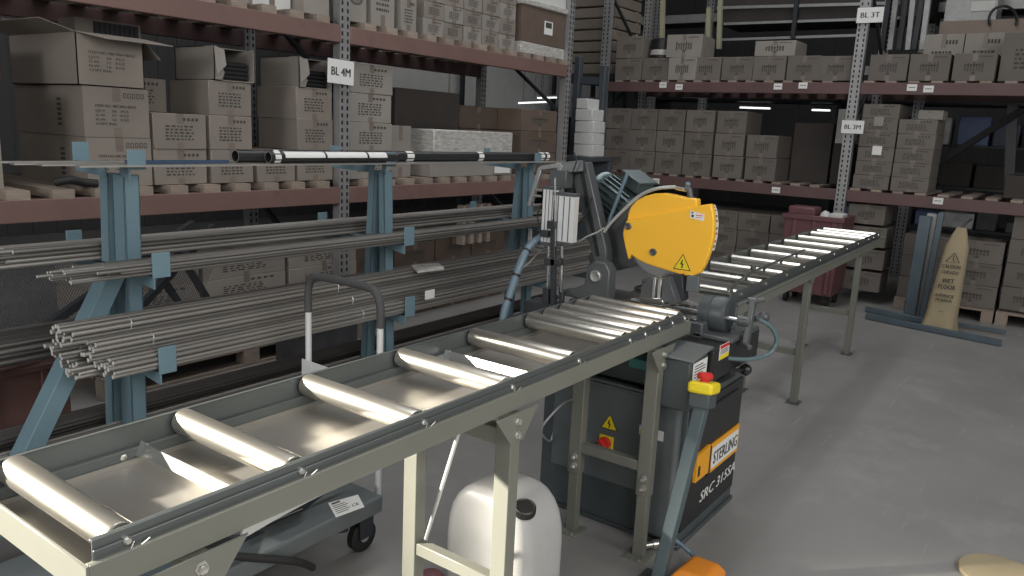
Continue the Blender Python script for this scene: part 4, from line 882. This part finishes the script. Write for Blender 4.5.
m = MB(); m.box(6.31, 6.45, YC-.0225, YC-.020, UZ+.20, UZ+.32, 0); m.box(6.33, 6.43, YC-.0235, YC-.0225, UZ+.26, UZ+.31, 1); m.build('label', [PAPER, INK], sw_)
m = MB(); m.box(5.9475, 5.95, YC+.12, YC+.40, UZ+.20, UZ+.30, 0); m.box(5.9465, 5.9475, YC+.15, YC+.36, UZ+.24, UZ+.28, 1); m.build('label', [PAPER, INK], sw_)
# ---- under the left rack: cartons on the floor
FC = carton_mesh(.62, .5, .158, CARDL, 'small', 31); rows = ['bottom', 'second', 'third', 'fourth', 'fifth']
for c_, x in enumerate((2.10, 2.745, 3.40)):
    for k in range(4 if x < 3.5 else 4): carton(FC, x, YC+.02, .13+.158*k, 'printed carton stacked under the left rack, %s row, %s from left' % (rows[k], ORD[c_]))
pf = thing('wooden_pallet', 'wooden pallet on the floor carrying the cartons under the left rack', 'pallet', (3.0, 4.6, 0))
def pallet(root, x0, x1, y0, y1, z=0.0, along='x'):
    m = MB(); n = 7
    for k in range(n):
        a = y0+(y1-y0)*k/n; m.box(x0, x1, a, a+(y1-y0)/n*.72, z+.108, z+.128)
    for y in (y0, (y0+y1)/2-.045, y1-.09): m.box(x0, x1, y, y+.09, z, z+.018)
    m.build('deck', PALW, root)
    for x in (x0, (x0+x1)/2-.06, x1-.12):
        for y in (y0, (y0+y1)/2-.045, y1-.09): MB().box(x, x+.12, y, y+.09, z+.018, z+.108).build('block', PALW, root)
pallet(pf, 2.08, 4.05, 4.3, 5.1)
FD = carton_mesh(.50, .5, .21, BRN, 'mark', 33)
for c_ in range(4):
    for k in range(3): carton(FD, 4.15+.515*c_, YC+.25, .0+.212*k, 'brown carton under the left rack right bay, %s from left, %s row' % (ORD[c_], rows[k]))
for k in range(4): tag(MB().box(5.3+.12*k, 5.34+.12*k, YC+.05, YC+.12, .60, .95).build('upright_board', PALW), 'short pale board standing under the left rack, %s of four' % ORD[k], 'board', 'boards standing under the rack')
pb_ = thing('pallet_bin', 'grey bin with pale loops under the left rack behind the bars', 'bin', (3.9, 3.9, 0))
MB().box(3.1, 3.5, 3.75, 4.1, 0, .33).build('bin_body', BLK2, pb_, .01, 2)

# ------------------------------------------------------------------ far rack, running across the view
rr = thing('pallet_rack', 'far pallet rack with maroon beams running across behind the outfeed conveyor', 'rack', (9.2, 2.0, 0))
XF = 8.70
for y in (4.97, 2.03, -.90):
    upright(rr, XF-.02, y, 0, 6, .07, .10, 'x'); upright(rr, XF+1.05, y, 0, 6, .07, .10, 'x')
    b = MB(); z = .3
    while z < 5.5: b.bar((XF, y, z), (XF+1.05, y, z+.75), .03, .03); b.bar((XF+1.05, y, z+.75), (XF, y, z+1.5), .03, .03); z += 1.5
    b.build('lattice_brace', DKS, rr)
for y0, y1 in ((2.08, 4.92), (-.85, 1.98)):
    for z in (ZL+.005, ZU-.01, 4.2):
        beam(rr, y0, y1, XF-.01, z, BEAMD, 'y'); beam(rr, y0, y1, XF+1.05, z, BEAMD, 'y')
sl2 = MB().box(.016, 1.09, -.05, .05, 0, .022).mesh('deck_slat', [PALW])
for z in (ZL+.005, ZU-.01):
    for k in range(28):
        y = -.75+.205*k
        if abs(y-2.03) < .1 or y > 4.9: continue
        o = bpy.data.objects.new('deck_slat', sl2); COL.objects.link(o); o.parent = rr; o.location = (XF-9.2, y-2.0, z)
LZ = ZL+.028; UZ2 = ZU+.013; XC = XF+.03
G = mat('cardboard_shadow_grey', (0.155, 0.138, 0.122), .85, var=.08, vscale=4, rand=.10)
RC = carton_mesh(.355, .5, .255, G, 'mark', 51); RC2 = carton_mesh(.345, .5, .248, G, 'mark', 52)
def fc(me, yl, z, lab, grp=None, dx=0, **k): return carton(me, XC+dx, yl, z, lab, grp, far=True, **k)
lowc = [4.915, 4.59, 4.265, 3.94, 3.62, 3.30]
for k in range(3):
    for c_ in range(6):
        if k == 2 and c_ == 5: continue
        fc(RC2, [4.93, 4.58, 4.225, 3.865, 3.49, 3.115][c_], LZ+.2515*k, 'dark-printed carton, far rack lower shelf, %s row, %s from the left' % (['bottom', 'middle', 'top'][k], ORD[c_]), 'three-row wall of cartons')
for c_, y in enumerate((4.86, 4.49)): fc(RC, y, UZ2, 'carton on the far rack top level, %s from the corner upright, lower row' % ORD[c_], 'cartons on the far top level')
fc(RC, 4.86, UZ2+.257, 'carton stacked on the corner carton, far rack top level')
fc(carton_mesh(.34, .5, .255, CARDL, 'mark', 53), 4.13, UZ2, 'lighter carton turned slightly outward, lower of two, far top level', rz=.03, dx=-.03)
fc(carton_mesh(.42, .5, .255, CARDL, 'mark', 54), 4.18, UZ2+.257, 'lighter carton turned slightly outward, upper of two, far top level', rz=.10, dx=-.03)
tn_ = thing('film_roll', 'dark film-wrapped roll between the two stacked cartons on the far top level', 'roll', (XC+.2, 4.34, UZ2+.257))
MB().lathe((XC+.2, 4.34, UZ2+.257), (0,0,1), [(0, .13), (.01, .14), (.22, .14), (.235, .12)], 28).build('roll_body', INSIDE, tn_); MB().lathe((XC+.2, 4.34, UZ2+.30), (0,0,1), [(0, .142), (.03, .1425), (.06, .142)], 28).build('film_band', WRAP, tn_)
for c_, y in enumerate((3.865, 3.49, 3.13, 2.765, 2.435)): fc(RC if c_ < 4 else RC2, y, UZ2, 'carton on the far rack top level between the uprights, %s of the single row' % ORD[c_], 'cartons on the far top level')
for c_, y in enumerate((1.935, 1.565, 1.19)): fc(RC, y, UZ2, 'carton right of the BL 3T upright on the top level, %s in the row' % ORD[c_], 'cartons on the far top level')
for c_, y in enumerate((1.55, 1.18, .78)): fc(carton_mesh(.36, .4, .50, CARDL, 'small', 61+c_), y, UZ2, 'carton behind the front row right of BL 3T, %s from the left' % ORD[c_], dx=.52, rz=0)
fc(carton_mesh(.50, .5, .44, G, 'small', 66), .80, UZ2, 'bulky grey carton with scrawled print at the right end of the top level', dx=.05)
fc(carton_mesh(.44, .4, .16, CARDL, 'mark', 67), 3.14, UZ2+.256, 'pale carton lying on top of the single row, far rack')
ST = carton_mesh(.355, .5, .142, CARDL, 'mark', 70); ST = carton_mesh(.345, .5, .142, G, 'small', 70)
for c_, y in enumerate((1.945, 1.585)):
    for k in range(6 if c_ == 0 else 5):
        fc(ST, y, LZ+.143*k, 'flat carton right of BL 3M, %s stack, %s from bottom' % (['left', 'right'][c_], ORD[k]), 'flat cartons right of the BL 3M sign')
fc(carton_mesh(.22, .3, .09, CARDL, None, 71), 1.42, LZ+.716, 'small half-open pale carton on top of the flat carton stack')
for k, (yy, zz) in enumerate(((1.82, LZ+.64), (1.80, LZ+.35))):
    tag(MB().box(XC-.004, XC-.001, yy-.09, yy, zz, zz+.09).build('paper_tag', PAPER if k else CARDL), ['upper round pale sticker on the flat cartons by BL 3M', 'lower square pale sticker on the flat cartons by BL 3M'][k], 'sticker')
# dark goods deeper on the lower shelf
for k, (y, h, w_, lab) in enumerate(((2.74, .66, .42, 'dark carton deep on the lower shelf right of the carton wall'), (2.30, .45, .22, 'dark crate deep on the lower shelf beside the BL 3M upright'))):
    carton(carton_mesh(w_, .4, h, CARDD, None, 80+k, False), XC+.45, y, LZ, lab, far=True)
tag(MB().box(XC+.5, XC+.7, 2.12, 2.30, LZ+.35, LZ+.82).build('pale_board', WHITEC), 'pale upright panel on the lower shelf behind the BL 3M upright', 'panel')
tag(MB().box(XC+.35, XC+.8, .10, .62, LZ, LZ+.22).build('dark_box', CARDD), 'low dark box on the lower shelf at right, beyond the flat cartons', 'box')
# small white location tags on beams
tk = 0
for px, py, X in ((663,85,8.66),(679,87,8.66),(778,86.5,8.66),(803,85.5,8.66),(912,87.5,8.66),(928.5,89,8.66),(776,190,8.66),(938,201,8.66),(656,181,8.66)):
    c = atx(px, py, X); places = ['left of two tags near the corner upright, top beam', 'right of two tags near the corner upright, top beam', 'left of two tags before BL 3T, top beam', 'right of two tags before BL 3T, top beam', 'left of two tags after BL 3T, top beam', 'right of two tags after BL 3T, top beam', 'on the lower beam above the saw guard', 'on the lower beam above the wet floor cone', 'on the lower beam behind the motor']
    m = MB(); m.box(X-.002, X, c.y-.045, c.y+.045, c.z-.032, c.z+.032, 0); m.box(X-.003, X-.002, c.y-.03, c.y+.03, c.z-.002, c.z+.004, 1)
    o = m.build('location_tag', [PAPER, INK]); tag(o, 'white tag '+places[tk], 'tag', 'white tags on the far beams'); tk += 1
# floor level
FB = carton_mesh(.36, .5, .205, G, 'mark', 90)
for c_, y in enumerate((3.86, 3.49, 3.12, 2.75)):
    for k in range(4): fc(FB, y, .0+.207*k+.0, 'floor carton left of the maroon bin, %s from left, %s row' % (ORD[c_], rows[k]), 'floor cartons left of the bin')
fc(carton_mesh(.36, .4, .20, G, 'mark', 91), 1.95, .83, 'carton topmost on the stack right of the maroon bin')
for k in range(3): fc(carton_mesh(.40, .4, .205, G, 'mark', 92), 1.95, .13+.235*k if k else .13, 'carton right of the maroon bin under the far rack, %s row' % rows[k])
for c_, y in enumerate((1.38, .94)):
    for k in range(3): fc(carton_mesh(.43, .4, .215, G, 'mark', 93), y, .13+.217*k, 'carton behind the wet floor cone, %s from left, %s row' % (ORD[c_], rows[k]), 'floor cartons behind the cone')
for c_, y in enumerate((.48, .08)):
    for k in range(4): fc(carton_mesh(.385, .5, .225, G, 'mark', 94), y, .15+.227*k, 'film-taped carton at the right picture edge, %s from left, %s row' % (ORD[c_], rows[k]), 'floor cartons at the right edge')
def pallet_far(lab, y0, y1):
    r = thing('wooden_pallet', lab, 'pallet', (XC, y0, 0)); m = MB()
    for k in range(7): m.box(XC-.04+.16*k, XC+.08+.16*k, y0, y1, .108, .128)
    for y in (y0, (y0+y1)/2-.05, y1-.10): m.box(XC-.04, XC+1.0, y, y+.10, 0, .018)
    m.build('deck', PALW, r)
    for y in (y0, (y0+y1)/2-.05, y1-.10):
        for x in (XC-.04, XC+.4, XC+.88): MB().box(x, x+.10, y, y+.10, .018, .108).build('block', PALW, r)
pallet_far('wooden pallet on the floor under the right edge cartons', -.35, .49); pallet_far('wooden pallet on the floor behind the wet floor cone', .51, 1.39)
# maroon bin
tb_ = thing('plastic_bin', 'maroon plastic bulk bin on castors behind the outfeed conveyor end', 'bin', (8.3, 2.2, 0))
m = MB(); a = atx(787, 235, 8.2); ya, yb2, xa, xb, zt2 = 1.85, 2.42, 8.1, 8.62, .92
vs = [(xa+.03, ya+.03, .12), (xb-.03, ya+.03, .12), (xb-.03, yb2-.03, .12), (xa+.03, yb2-.03, .12), (xa, ya, zt2), (xb, ya, zt2), (xb, yb2, zt2), (xa, yb2, zt2)]
t = .03; vi = [(xa+.03, ya+.03, zt2), (xb-.03, ya+.03, zt2), (xb-.03, yb2-.03, zt2), (xa+.03, yb2-.03, zt2), (xa+.06, ya+.06, .5), (xb-.06, ya+.06, .5), (xb-.06, yb2-.06, .5), (xa+.06, yb2-.06, .5)]
m.add(vs+vi, [(0,3,2,1),(0,1,5,4),(1,2,6,5),(2,3,7,6),(3,0,4,7),(4,5,9,8),(5,6,10,9),(6,7,11,10),(7,4,8,11),(8,9,13,12),(9,10,14,13),(10,11,15,14),(11,8,12,15),(12,13,14,15)])
for y in (1.93, 2.12, 2.31): m.box(xa-.012, xa+.02, y-.02, y+.02, .14, zt2-.05)
m.box(xa-.02, xb+.02, ya-.02, yb2+.02, zt2-.05, zt2-.02) if False else m.box(xa-.022, xa, ya-.02, yb2+.02, zt2-.05, zt2)
m.build('bin_body', TUB, tb_, .006, 2)
for x in (8.2, 8.52):
    for y in (1.93, 2.34):
        MB().lathe((x, y-.02, .055), (0,1,0), [(0,.045),(.004,.055),(.036,.055),(.04,.045)], 20).box(x-.03, x+.03, y-.03, y+.03, .09, .13).build('castor_wheel', RUB, tb_)
tag(MB().box(8.2, 8.45, 2.15, 2.42, .90, .99).build('cushion_pack', TUB, None, .02, 3), 'maroon pack sticking out of the bulk bin', 'pack')
tag(MB().lathe((8.25, 2.05, .88), (0,.2,1), [(0,.05),(.03,.06),(.07,.04),(.09,.01)], 12).build('white_bag', WHITEC), 'small white bag on the bin, left of the white packet', 'bag')
tag(MB().box(8.2, 8.4, 1.88, 2.01, .86, .95).build('white_packet', WHITEC, None, .01, 2), 'white packet on the right side of the maroon bin', 'packet')
# wet floor cone
wf = thing('wet_floor_cone', 'tan fabric pop-up wet floor cone with dark lettering', 'warning cone', (7.95, .87, 0))
m = MB(); cxy = Vector((7.98, .875)); prof = [(0, .180, .13), (.04, .165, .12), (.14, .150, .10), (.35, .138, .085), (.60, .120, .07), (.78, .105, .055), (.90, .066, .035), (.955, .045, .03)]
n_ = 28
for z, ay2, ax2 in prof:
    for k in range(n_):
        a = 2*PI*k/n_; fold = 1+(.10*math.cos(5*a+.6) if z < .1 else .03*math.cos(4*a))
        sq = 1/max(abs(math.cos(a)), abs(math.sin(a)))**.55
        m.v.append(Vector((cxy.x+ax2*math.cos(a)*fold*sq*.85, cxy.y+ay2*math.sin(a)*fold*sq*.85-(z*.06), z)))
for i in range(len(prof)-1):
    for k in range(n_): m.f.append((i*n_+k, i*n_+(k+1)%n_, (i+1)*n_+(k+1)%n_, (i+1)*n_+k)); m.m.append(0)
m.f.append(tuple((len(prof)-1)*n_+k for k in range(n_))); m.m.append(0); m.build('cone_body', CONE, wf, smooth=60)
m = MB(); R_ = Vector((0,-1,0)); U_ = Vector((.045,-.06,1)).normalized()
def T(s, z, h, wd, mi=0): text_mb(m, s, (7.98-.118+z*.05, .875-z*.06, z), R_, U_, h, mi, align='CENTER', bold=True, wid=wd)
T('CAUTION', .590, .034, .145); T('CUIDADO', .540, .030, .135); T('WET', .455, .044, .095); T('FLOOR', .400, .044, .135); T('SUPERFICIE', .325, .030, .15); T('MOJADA', .285, .028, .13); T('MADE', .19, .010, .03)
c = Vector((7.98-.118+.68*.05, .875-.68*.06, .675)); tp = [c+U_*.055, c-U_*.03-R_*.055, c-U_*.03+R_*.055]
for i in range(3): m.bar(tp[i], tp[(i+1) % 3], .002, .006, R_)
m.bar(c+U_*.03, c-U_*.012, .002, .006, R_); m.bar(c-U_*.010, c-U_*.02+R_*.018, .002, .005, R_)
m.build('lettering', INK, wf)
MB().ring_path([(7.98, .82, .95), (8.0, .79, 1.0), (8.03, .76, 1.03)], .012, 8).build('cord_loop', BLACK, wf)
# blue floor stand with bundled posts
bs = thing('post_stand', 'blue-grey steel floor stand with two upright posts before the far rack', 'stand', (8.1, 1.1, 0))
m = MB(); a = atz(866,316,.03); b = atz(1001,343,.03); m.bar(a, b, .05, .05); m.build('base_rail', BLUED, bs, .003, 1)
m = MB(); a = atz(866,309,.03); b = atz(940,324,.03); m.bar(a, b, .05, .05); a2 = atz(945,322,.03); b2 = atz(1006,332,.03); m.bar(a2, b2, .03, .03); m.build('base_rail', BLUED, bs, .003, 1)
m = MB(); p0 = atz(909,318,.0); m.bar((p0.x, p0.y, .0), (p0.x+.02, p0.y-.01, 1.0), .10, .08, (1,0,0)); m.build('post', BLUED, bs, .003, 1)
m = MB(); m.bar((p0.x+.14, p0.y-.02, .0), (p0.x+.14, p0.y-.05, 1.02), .09, .07, (1,0,0)); m.build('post', UPR, bs, .003, 1)
m = MB(); m.bar((p0.x+.05, p0.y-.10, .02), (p0.x+.08, p0.y-.13, 1.04), .05, .05, (1,0,0)); m.build('post', BLUED, bs, .003, 1)

# ------------------------------------------------------------------ stacker truck in the corner between the racks
fk = thing('stacker_truck', 'dark blue-grey stacker mast in the corner between the two racks', 'truck', (7.6, 4.7, 0))
FXp = 7.7
def mastbar(pxt, pyt, pxb, pyb, w_, nm='mast_post', X=FXp):
    a = atx(pxt, pyt, X); b = atx(pxb, pyb, X); MB().bar((X, (a.y+b.y)/2, a.z), (X, (a.y+b.y)/2, max(.0, .0)), .07, w_, (1,0,0)).build(nm, SL2, fk, .004, 1)
SL2 = mat('truck_blue_grey', (.060,.070,.082), .5, var=.1)
mastbar(577, 57, 574, 185, .085); mastbar(603, 66, 600, 160, .085)
m = MB(); a = atx(573, 82, FXp); b = atx(606, 88, FXp)
for z in (a.z+.02, a.z-.2): m.bar((FXp+.02, a.y, z), (FXp+.02, b.y, z-.01), .05, .08)
m.build('cross_member', SL2, fk, .004, 1)
m = MB(); a = atx(571, 155, FXp-.25); b = atx(602, 159, FXp-.25); m.box(FXp-.5, FXp-.02, b.y, a.y, a.z-.05, a.z); m.box(FXp-.08, FXp, b.y, a.y, 0, a.z-.05); m.build('load_table', SL2, fk, .004, 1)
zt3 = atx(571, 155, FXp-.25).z; ww = [.24, .235, .23, .21, .14]; z = zt3; YY = atx(575, 150, FXp-.3).y
for k in range(5):
    h = .125 if k < 4 else .11; mm = MB().box(0, .25, -ww[k], 0, 0, h-.003).mesh('white_carton', [WHITEC]); o = bpy.data.objects.new('small_carton', mm); COL.objects.link(o); o.location = (FXp-.33, YY-.0+.005*(k % 2), z); z += h
    bv = o.modifiers.new('bevel', 'BEVEL'); bv.width = .006; bv.segments = 1
    tag(o, 'pale carton on the stacker load table, %s' % ['bottom of five', 'second up', 'third up', 'fourth up', 'smallest, topmost'][k], 'carton', 'pale cartons on the stacker')
# tall stack of flat brown cartons, raised behind the mast
XS = 9.0; a = atx(566, 74, XS); b = atx(611, 79, XS); zz = a.z
PLm = MB().box(0, .7, b.y-a.y, 0, 0, .125).mesh('flat_carton', [PLYW])
for k in range(11):
    o = bpy.data.objects.new('flat_carton', PLm); COL.objects.link(o); o.location = (XS+rc_.uniform(0,.015), a.y+rc_.uniform(-.01,.01), zz+.139*k)
    bv = o.modifiers.new('bevel', 'BEVEL'); bv.width = .01; bv.segments = 1
    tag(o, 'flat brown carton in the tall ribbed stack between the racks, %s from the bottom' % ORD[k], 'carton', 'tall ribbed stack of flat cartons')
er = thing('stack_platform', 'dark steel platform under the tall ribbed carton stack between the racks', 'platform', (XS, a.y, 0))
MB().box(XS-.02, XS+.75, b.y-.05, a.y+.05, zz-.10, zz).build('deck', DKS, er); 
for y in (b.y, a.y):
    for x in (XS+.02, XS+.70): MB().box(x, x+.05, y-.025, y+.025, 0, zz-.10).build('leg', DKS, er)

# ------------------------------------------------------------------ things behind the racks
ls = thing('long_shelf', 'dim shelving with pale back panel behind the left rack', 'shelving', (8, 8, 0))
for k in range(3): MB().box(7.2+2.35*k, 9.5+2.35*k, 8.2, 8.24, 1.9, 3.1).build('back_panel', WHITEC, ls)
m = MB(); m.box(7, 15, 7.8, 8.24, 1.85, 1.9); m.box(7, 15, 7.8, 8.24, .9, .95)
for x in (7.0, 9.6, 12.2, 14.9): m.box(x, x+.06, 8.0, 8.06, 0, 3.1)
m.build('shelf', DKS, ls)
def strip(lab, p, q):
    s_ = thing('strip_light', lab, 'lamp', p); p = Vector(p); q = Vector(q); U_ = Vector((0,0,1))
    MB().bar(p, q, .035, .025).build('tube', LAMP, s_); MB().bar(p+U_*.03, q+U_*.03, .09, .03).build('housing', WHITEC, s_)
    for t in (.15, .85): r = p.lerp(q, t); MB().ring_path([r+U_*.04, (r.x, r.y, 7.0)], .004, 6).build('hanging_wire', DKS, s_)
strip('lit strip light glimpsed under the left rack beam, longer one', aty(519,103,7.6), aty(546,102,7.6)); strip('lit strip light glimpsed left of the corner upright, near the beam', aty(538,98,7.75), aty(556,97.5,7.75))
strip('lit strip light seen under the far rack beam, near the corner', atx(684,99,13.5), atx(703,100,13.5)); strip('long lit strip light seen above the carton wall', atx(740,107.5,12.6), atx(770,108.5,12.6)); strip('short lit strip light left of the BL 3M upright', atx(812,110,12.6), atx(830,110.5,12.6))
# frames and clutter behind the far top level
def behind(px0, py0, px1, py1, X, w_, mt, lab, nm='steel_post', cat='post', grp=None, up=(1,0,0)):
    a = atx(px0, py0, X); b = atx(px1, py1, X); o = MB().bar(a, b, w_, w_, up).build(nm, mt); tag(o, lab, cat, grp); return o
cg = thing('second_rack', 'second pallet rack standing parallel behind the far rack', 'rack', (11.2, 3, 0))
for px in (659, 712, 934):
    a = atx(px, 2, 10.9); upright(cg, 10.9, a.y, 0, 6, .07, .11, 'x')
for z in (2.62, 3.35):
    beam(cg, -2.0, 6.5, 10.9, z, UPR if z > 2 else BEAMD, 'y'); MB().box(10.9, 12.0, -2.0, 6.5, z-.03, z).build('deck', DKS, cg)
for k, (px, t0, t1) in enumerate(((636, 12, 32), (663, -2, 30), (709, 8, 55), (720.5, -2, 9))):
    behind(px, t0, px-1.5, t1+40, 9.62, .05, LITP, 'pale yellowish wooden post behind the far top level, %s from the left' % ORD[k], 'wooden_post', 'post', 'wooden posts behind the cartons')
for k, (x0, x1) in enumerate(((890,882),(897,890),(907,899),(914,908),(923,914),(929,922))):
    a = atx(x0, -6, 9.6); b = atx(x1, 50, 9.6); o = MB().bar(a, b, .05, .07, (1,0,0)).build('steel_profile', UPR if k % 2 else DKS); tag(o, 'upright steel profile right of the BL 3T sign, %s of the bundle' % ORD[k], 'profile', 'steel profiles right of BL 3T')
mg = thing('metal_cabinet', 'pale cabinet with drawer fronts above the top row at right', 'cabinet', (11.0, .9, 2.7))
a = atx(946, 5, 10.2); b = atx(995, 34, 10.2)
b = atx(995, 22, 10.2); m = MB().box(10.2, 10.7, b.y, a.y, b.z, a.z+.25); m.build('cabinet_body', UPR, mg)
for k in range(3): MB().box(10.185, 10.2, b.y+.02, a.y-.25, b.z+.12+.13*k, b.z+.22+.13*k).build('drawer_front', WHITEC, mg)
o = MB().box(10.0, 10.8, -1.0, a.y, b.z-.20, b.z).build('pale_plank_pack', PALW); tag(o, 'long pale plank pack below the cabinet at upper right', 'planks')
o = MB().ring_path([atx(1003+14*math.cos(t), 20-14*math.sin(t), 9.98) for t in [PI*k/16 for k in range(-2, 19)]], .014, 8).build('cable_coil', BLACK); tag(o, 'black cable loop at the upper right corner', 'cable')
# blue and dark goods seen through the right bay
rg = random.Random(5); bm_ = [mat('dim_blue_bag', (.14,.18,.32), .6, var=.2), BLK2, CARDD, mat('dim_grey_goods', (.55,.55,.55), .6, var=.3), mat('dim_slate_goods', (.07,.08,.12), .6, var=.3)]
gs = thing('goods_shelf', 'dark shelving loaded with blue and grey goods behind the right bay', 'shelving', (12.2, 0, 0))
for z in (.6, 1.15, 1.7, 2.25): MB().box(12.0, 12.8, -3.0, 6.0, z-.03, z).build('shelf', DKS, gs)
for y in (-3, 0, 3, 6): MB().box(12.0, 12.8, y-.03, y+.03, 0, 2.6).build('upright', DKS, gs)
cnt = 0
for zi, z in enumerate((.6, 1.15, 1.7)):
    y = -1.4
    while y < 2.6:
        w_ = rg.uniform(.16, .42); h = rg.uniform(.14, .44); m = MB().box(12.05, 12.05+rg.uniform(.3,.6), y, y+w_, z, z+h); o = m.build('storage_box', rg.choice(bm_), None, .01, 1)
        tag(o, 'dim goods box beyond the right bay, %s level, %s from the right' % (['low', 'middle', 'high'][zi], ORD[min(cnt % 14, 13)]), 'box', 'goods beyond the right bay'); cnt += 1; y += w_+rg.uniform(.01, .12)
    cnt = 0
o = MB().bar(atx(942,161,9.5), atx(1022,110,9.5), .06, .15, (1,0,0)).build('diagonal_brace', HOLE); tag(o, 'thick black diagonal brace seen through the right bay', 'brace')
for px in (1013,): o = behind(px, 105, px-4, 190, 9.6, .09, DKS, 'black upright at right edge seen through the right bay', 'black_post')
bigd = thing('canvas_roof_frame', 'dark box frame with pale rails above the single carton row', 'frame', (10.3, 3.0, 2.9))
a = atx(717, 8, 10.2); b = atx(900, 3, 10.2); c2 = atx(724, 24, 10.2); d2 = atx(900, 18, 10.2)
MB().bar(a, b, .035, .035).build('rail', UPR, bigd); MB().bar(c2, d2, .03, .03).build('rail', UPR, bigd); MB().bar(atx(717,40,10.2), atx(868,35,10.2), .03, .03).build('rail', UPR, bigd)
m = MB(); m.box(10.25, 11.1, b.y-.3, a.y, d2.z+.02, a.z+.5); m.build('dark_case', CARDD, bigd)
for px in (797,): MB().bar(atx(px,0,10.15), atx(px-4,38,10.15), .05, .05, (1,0,0)).build('post', DKS, bigd)
for _o in bpy.data.objects:
    if '_b' in _o: del _o['_b']
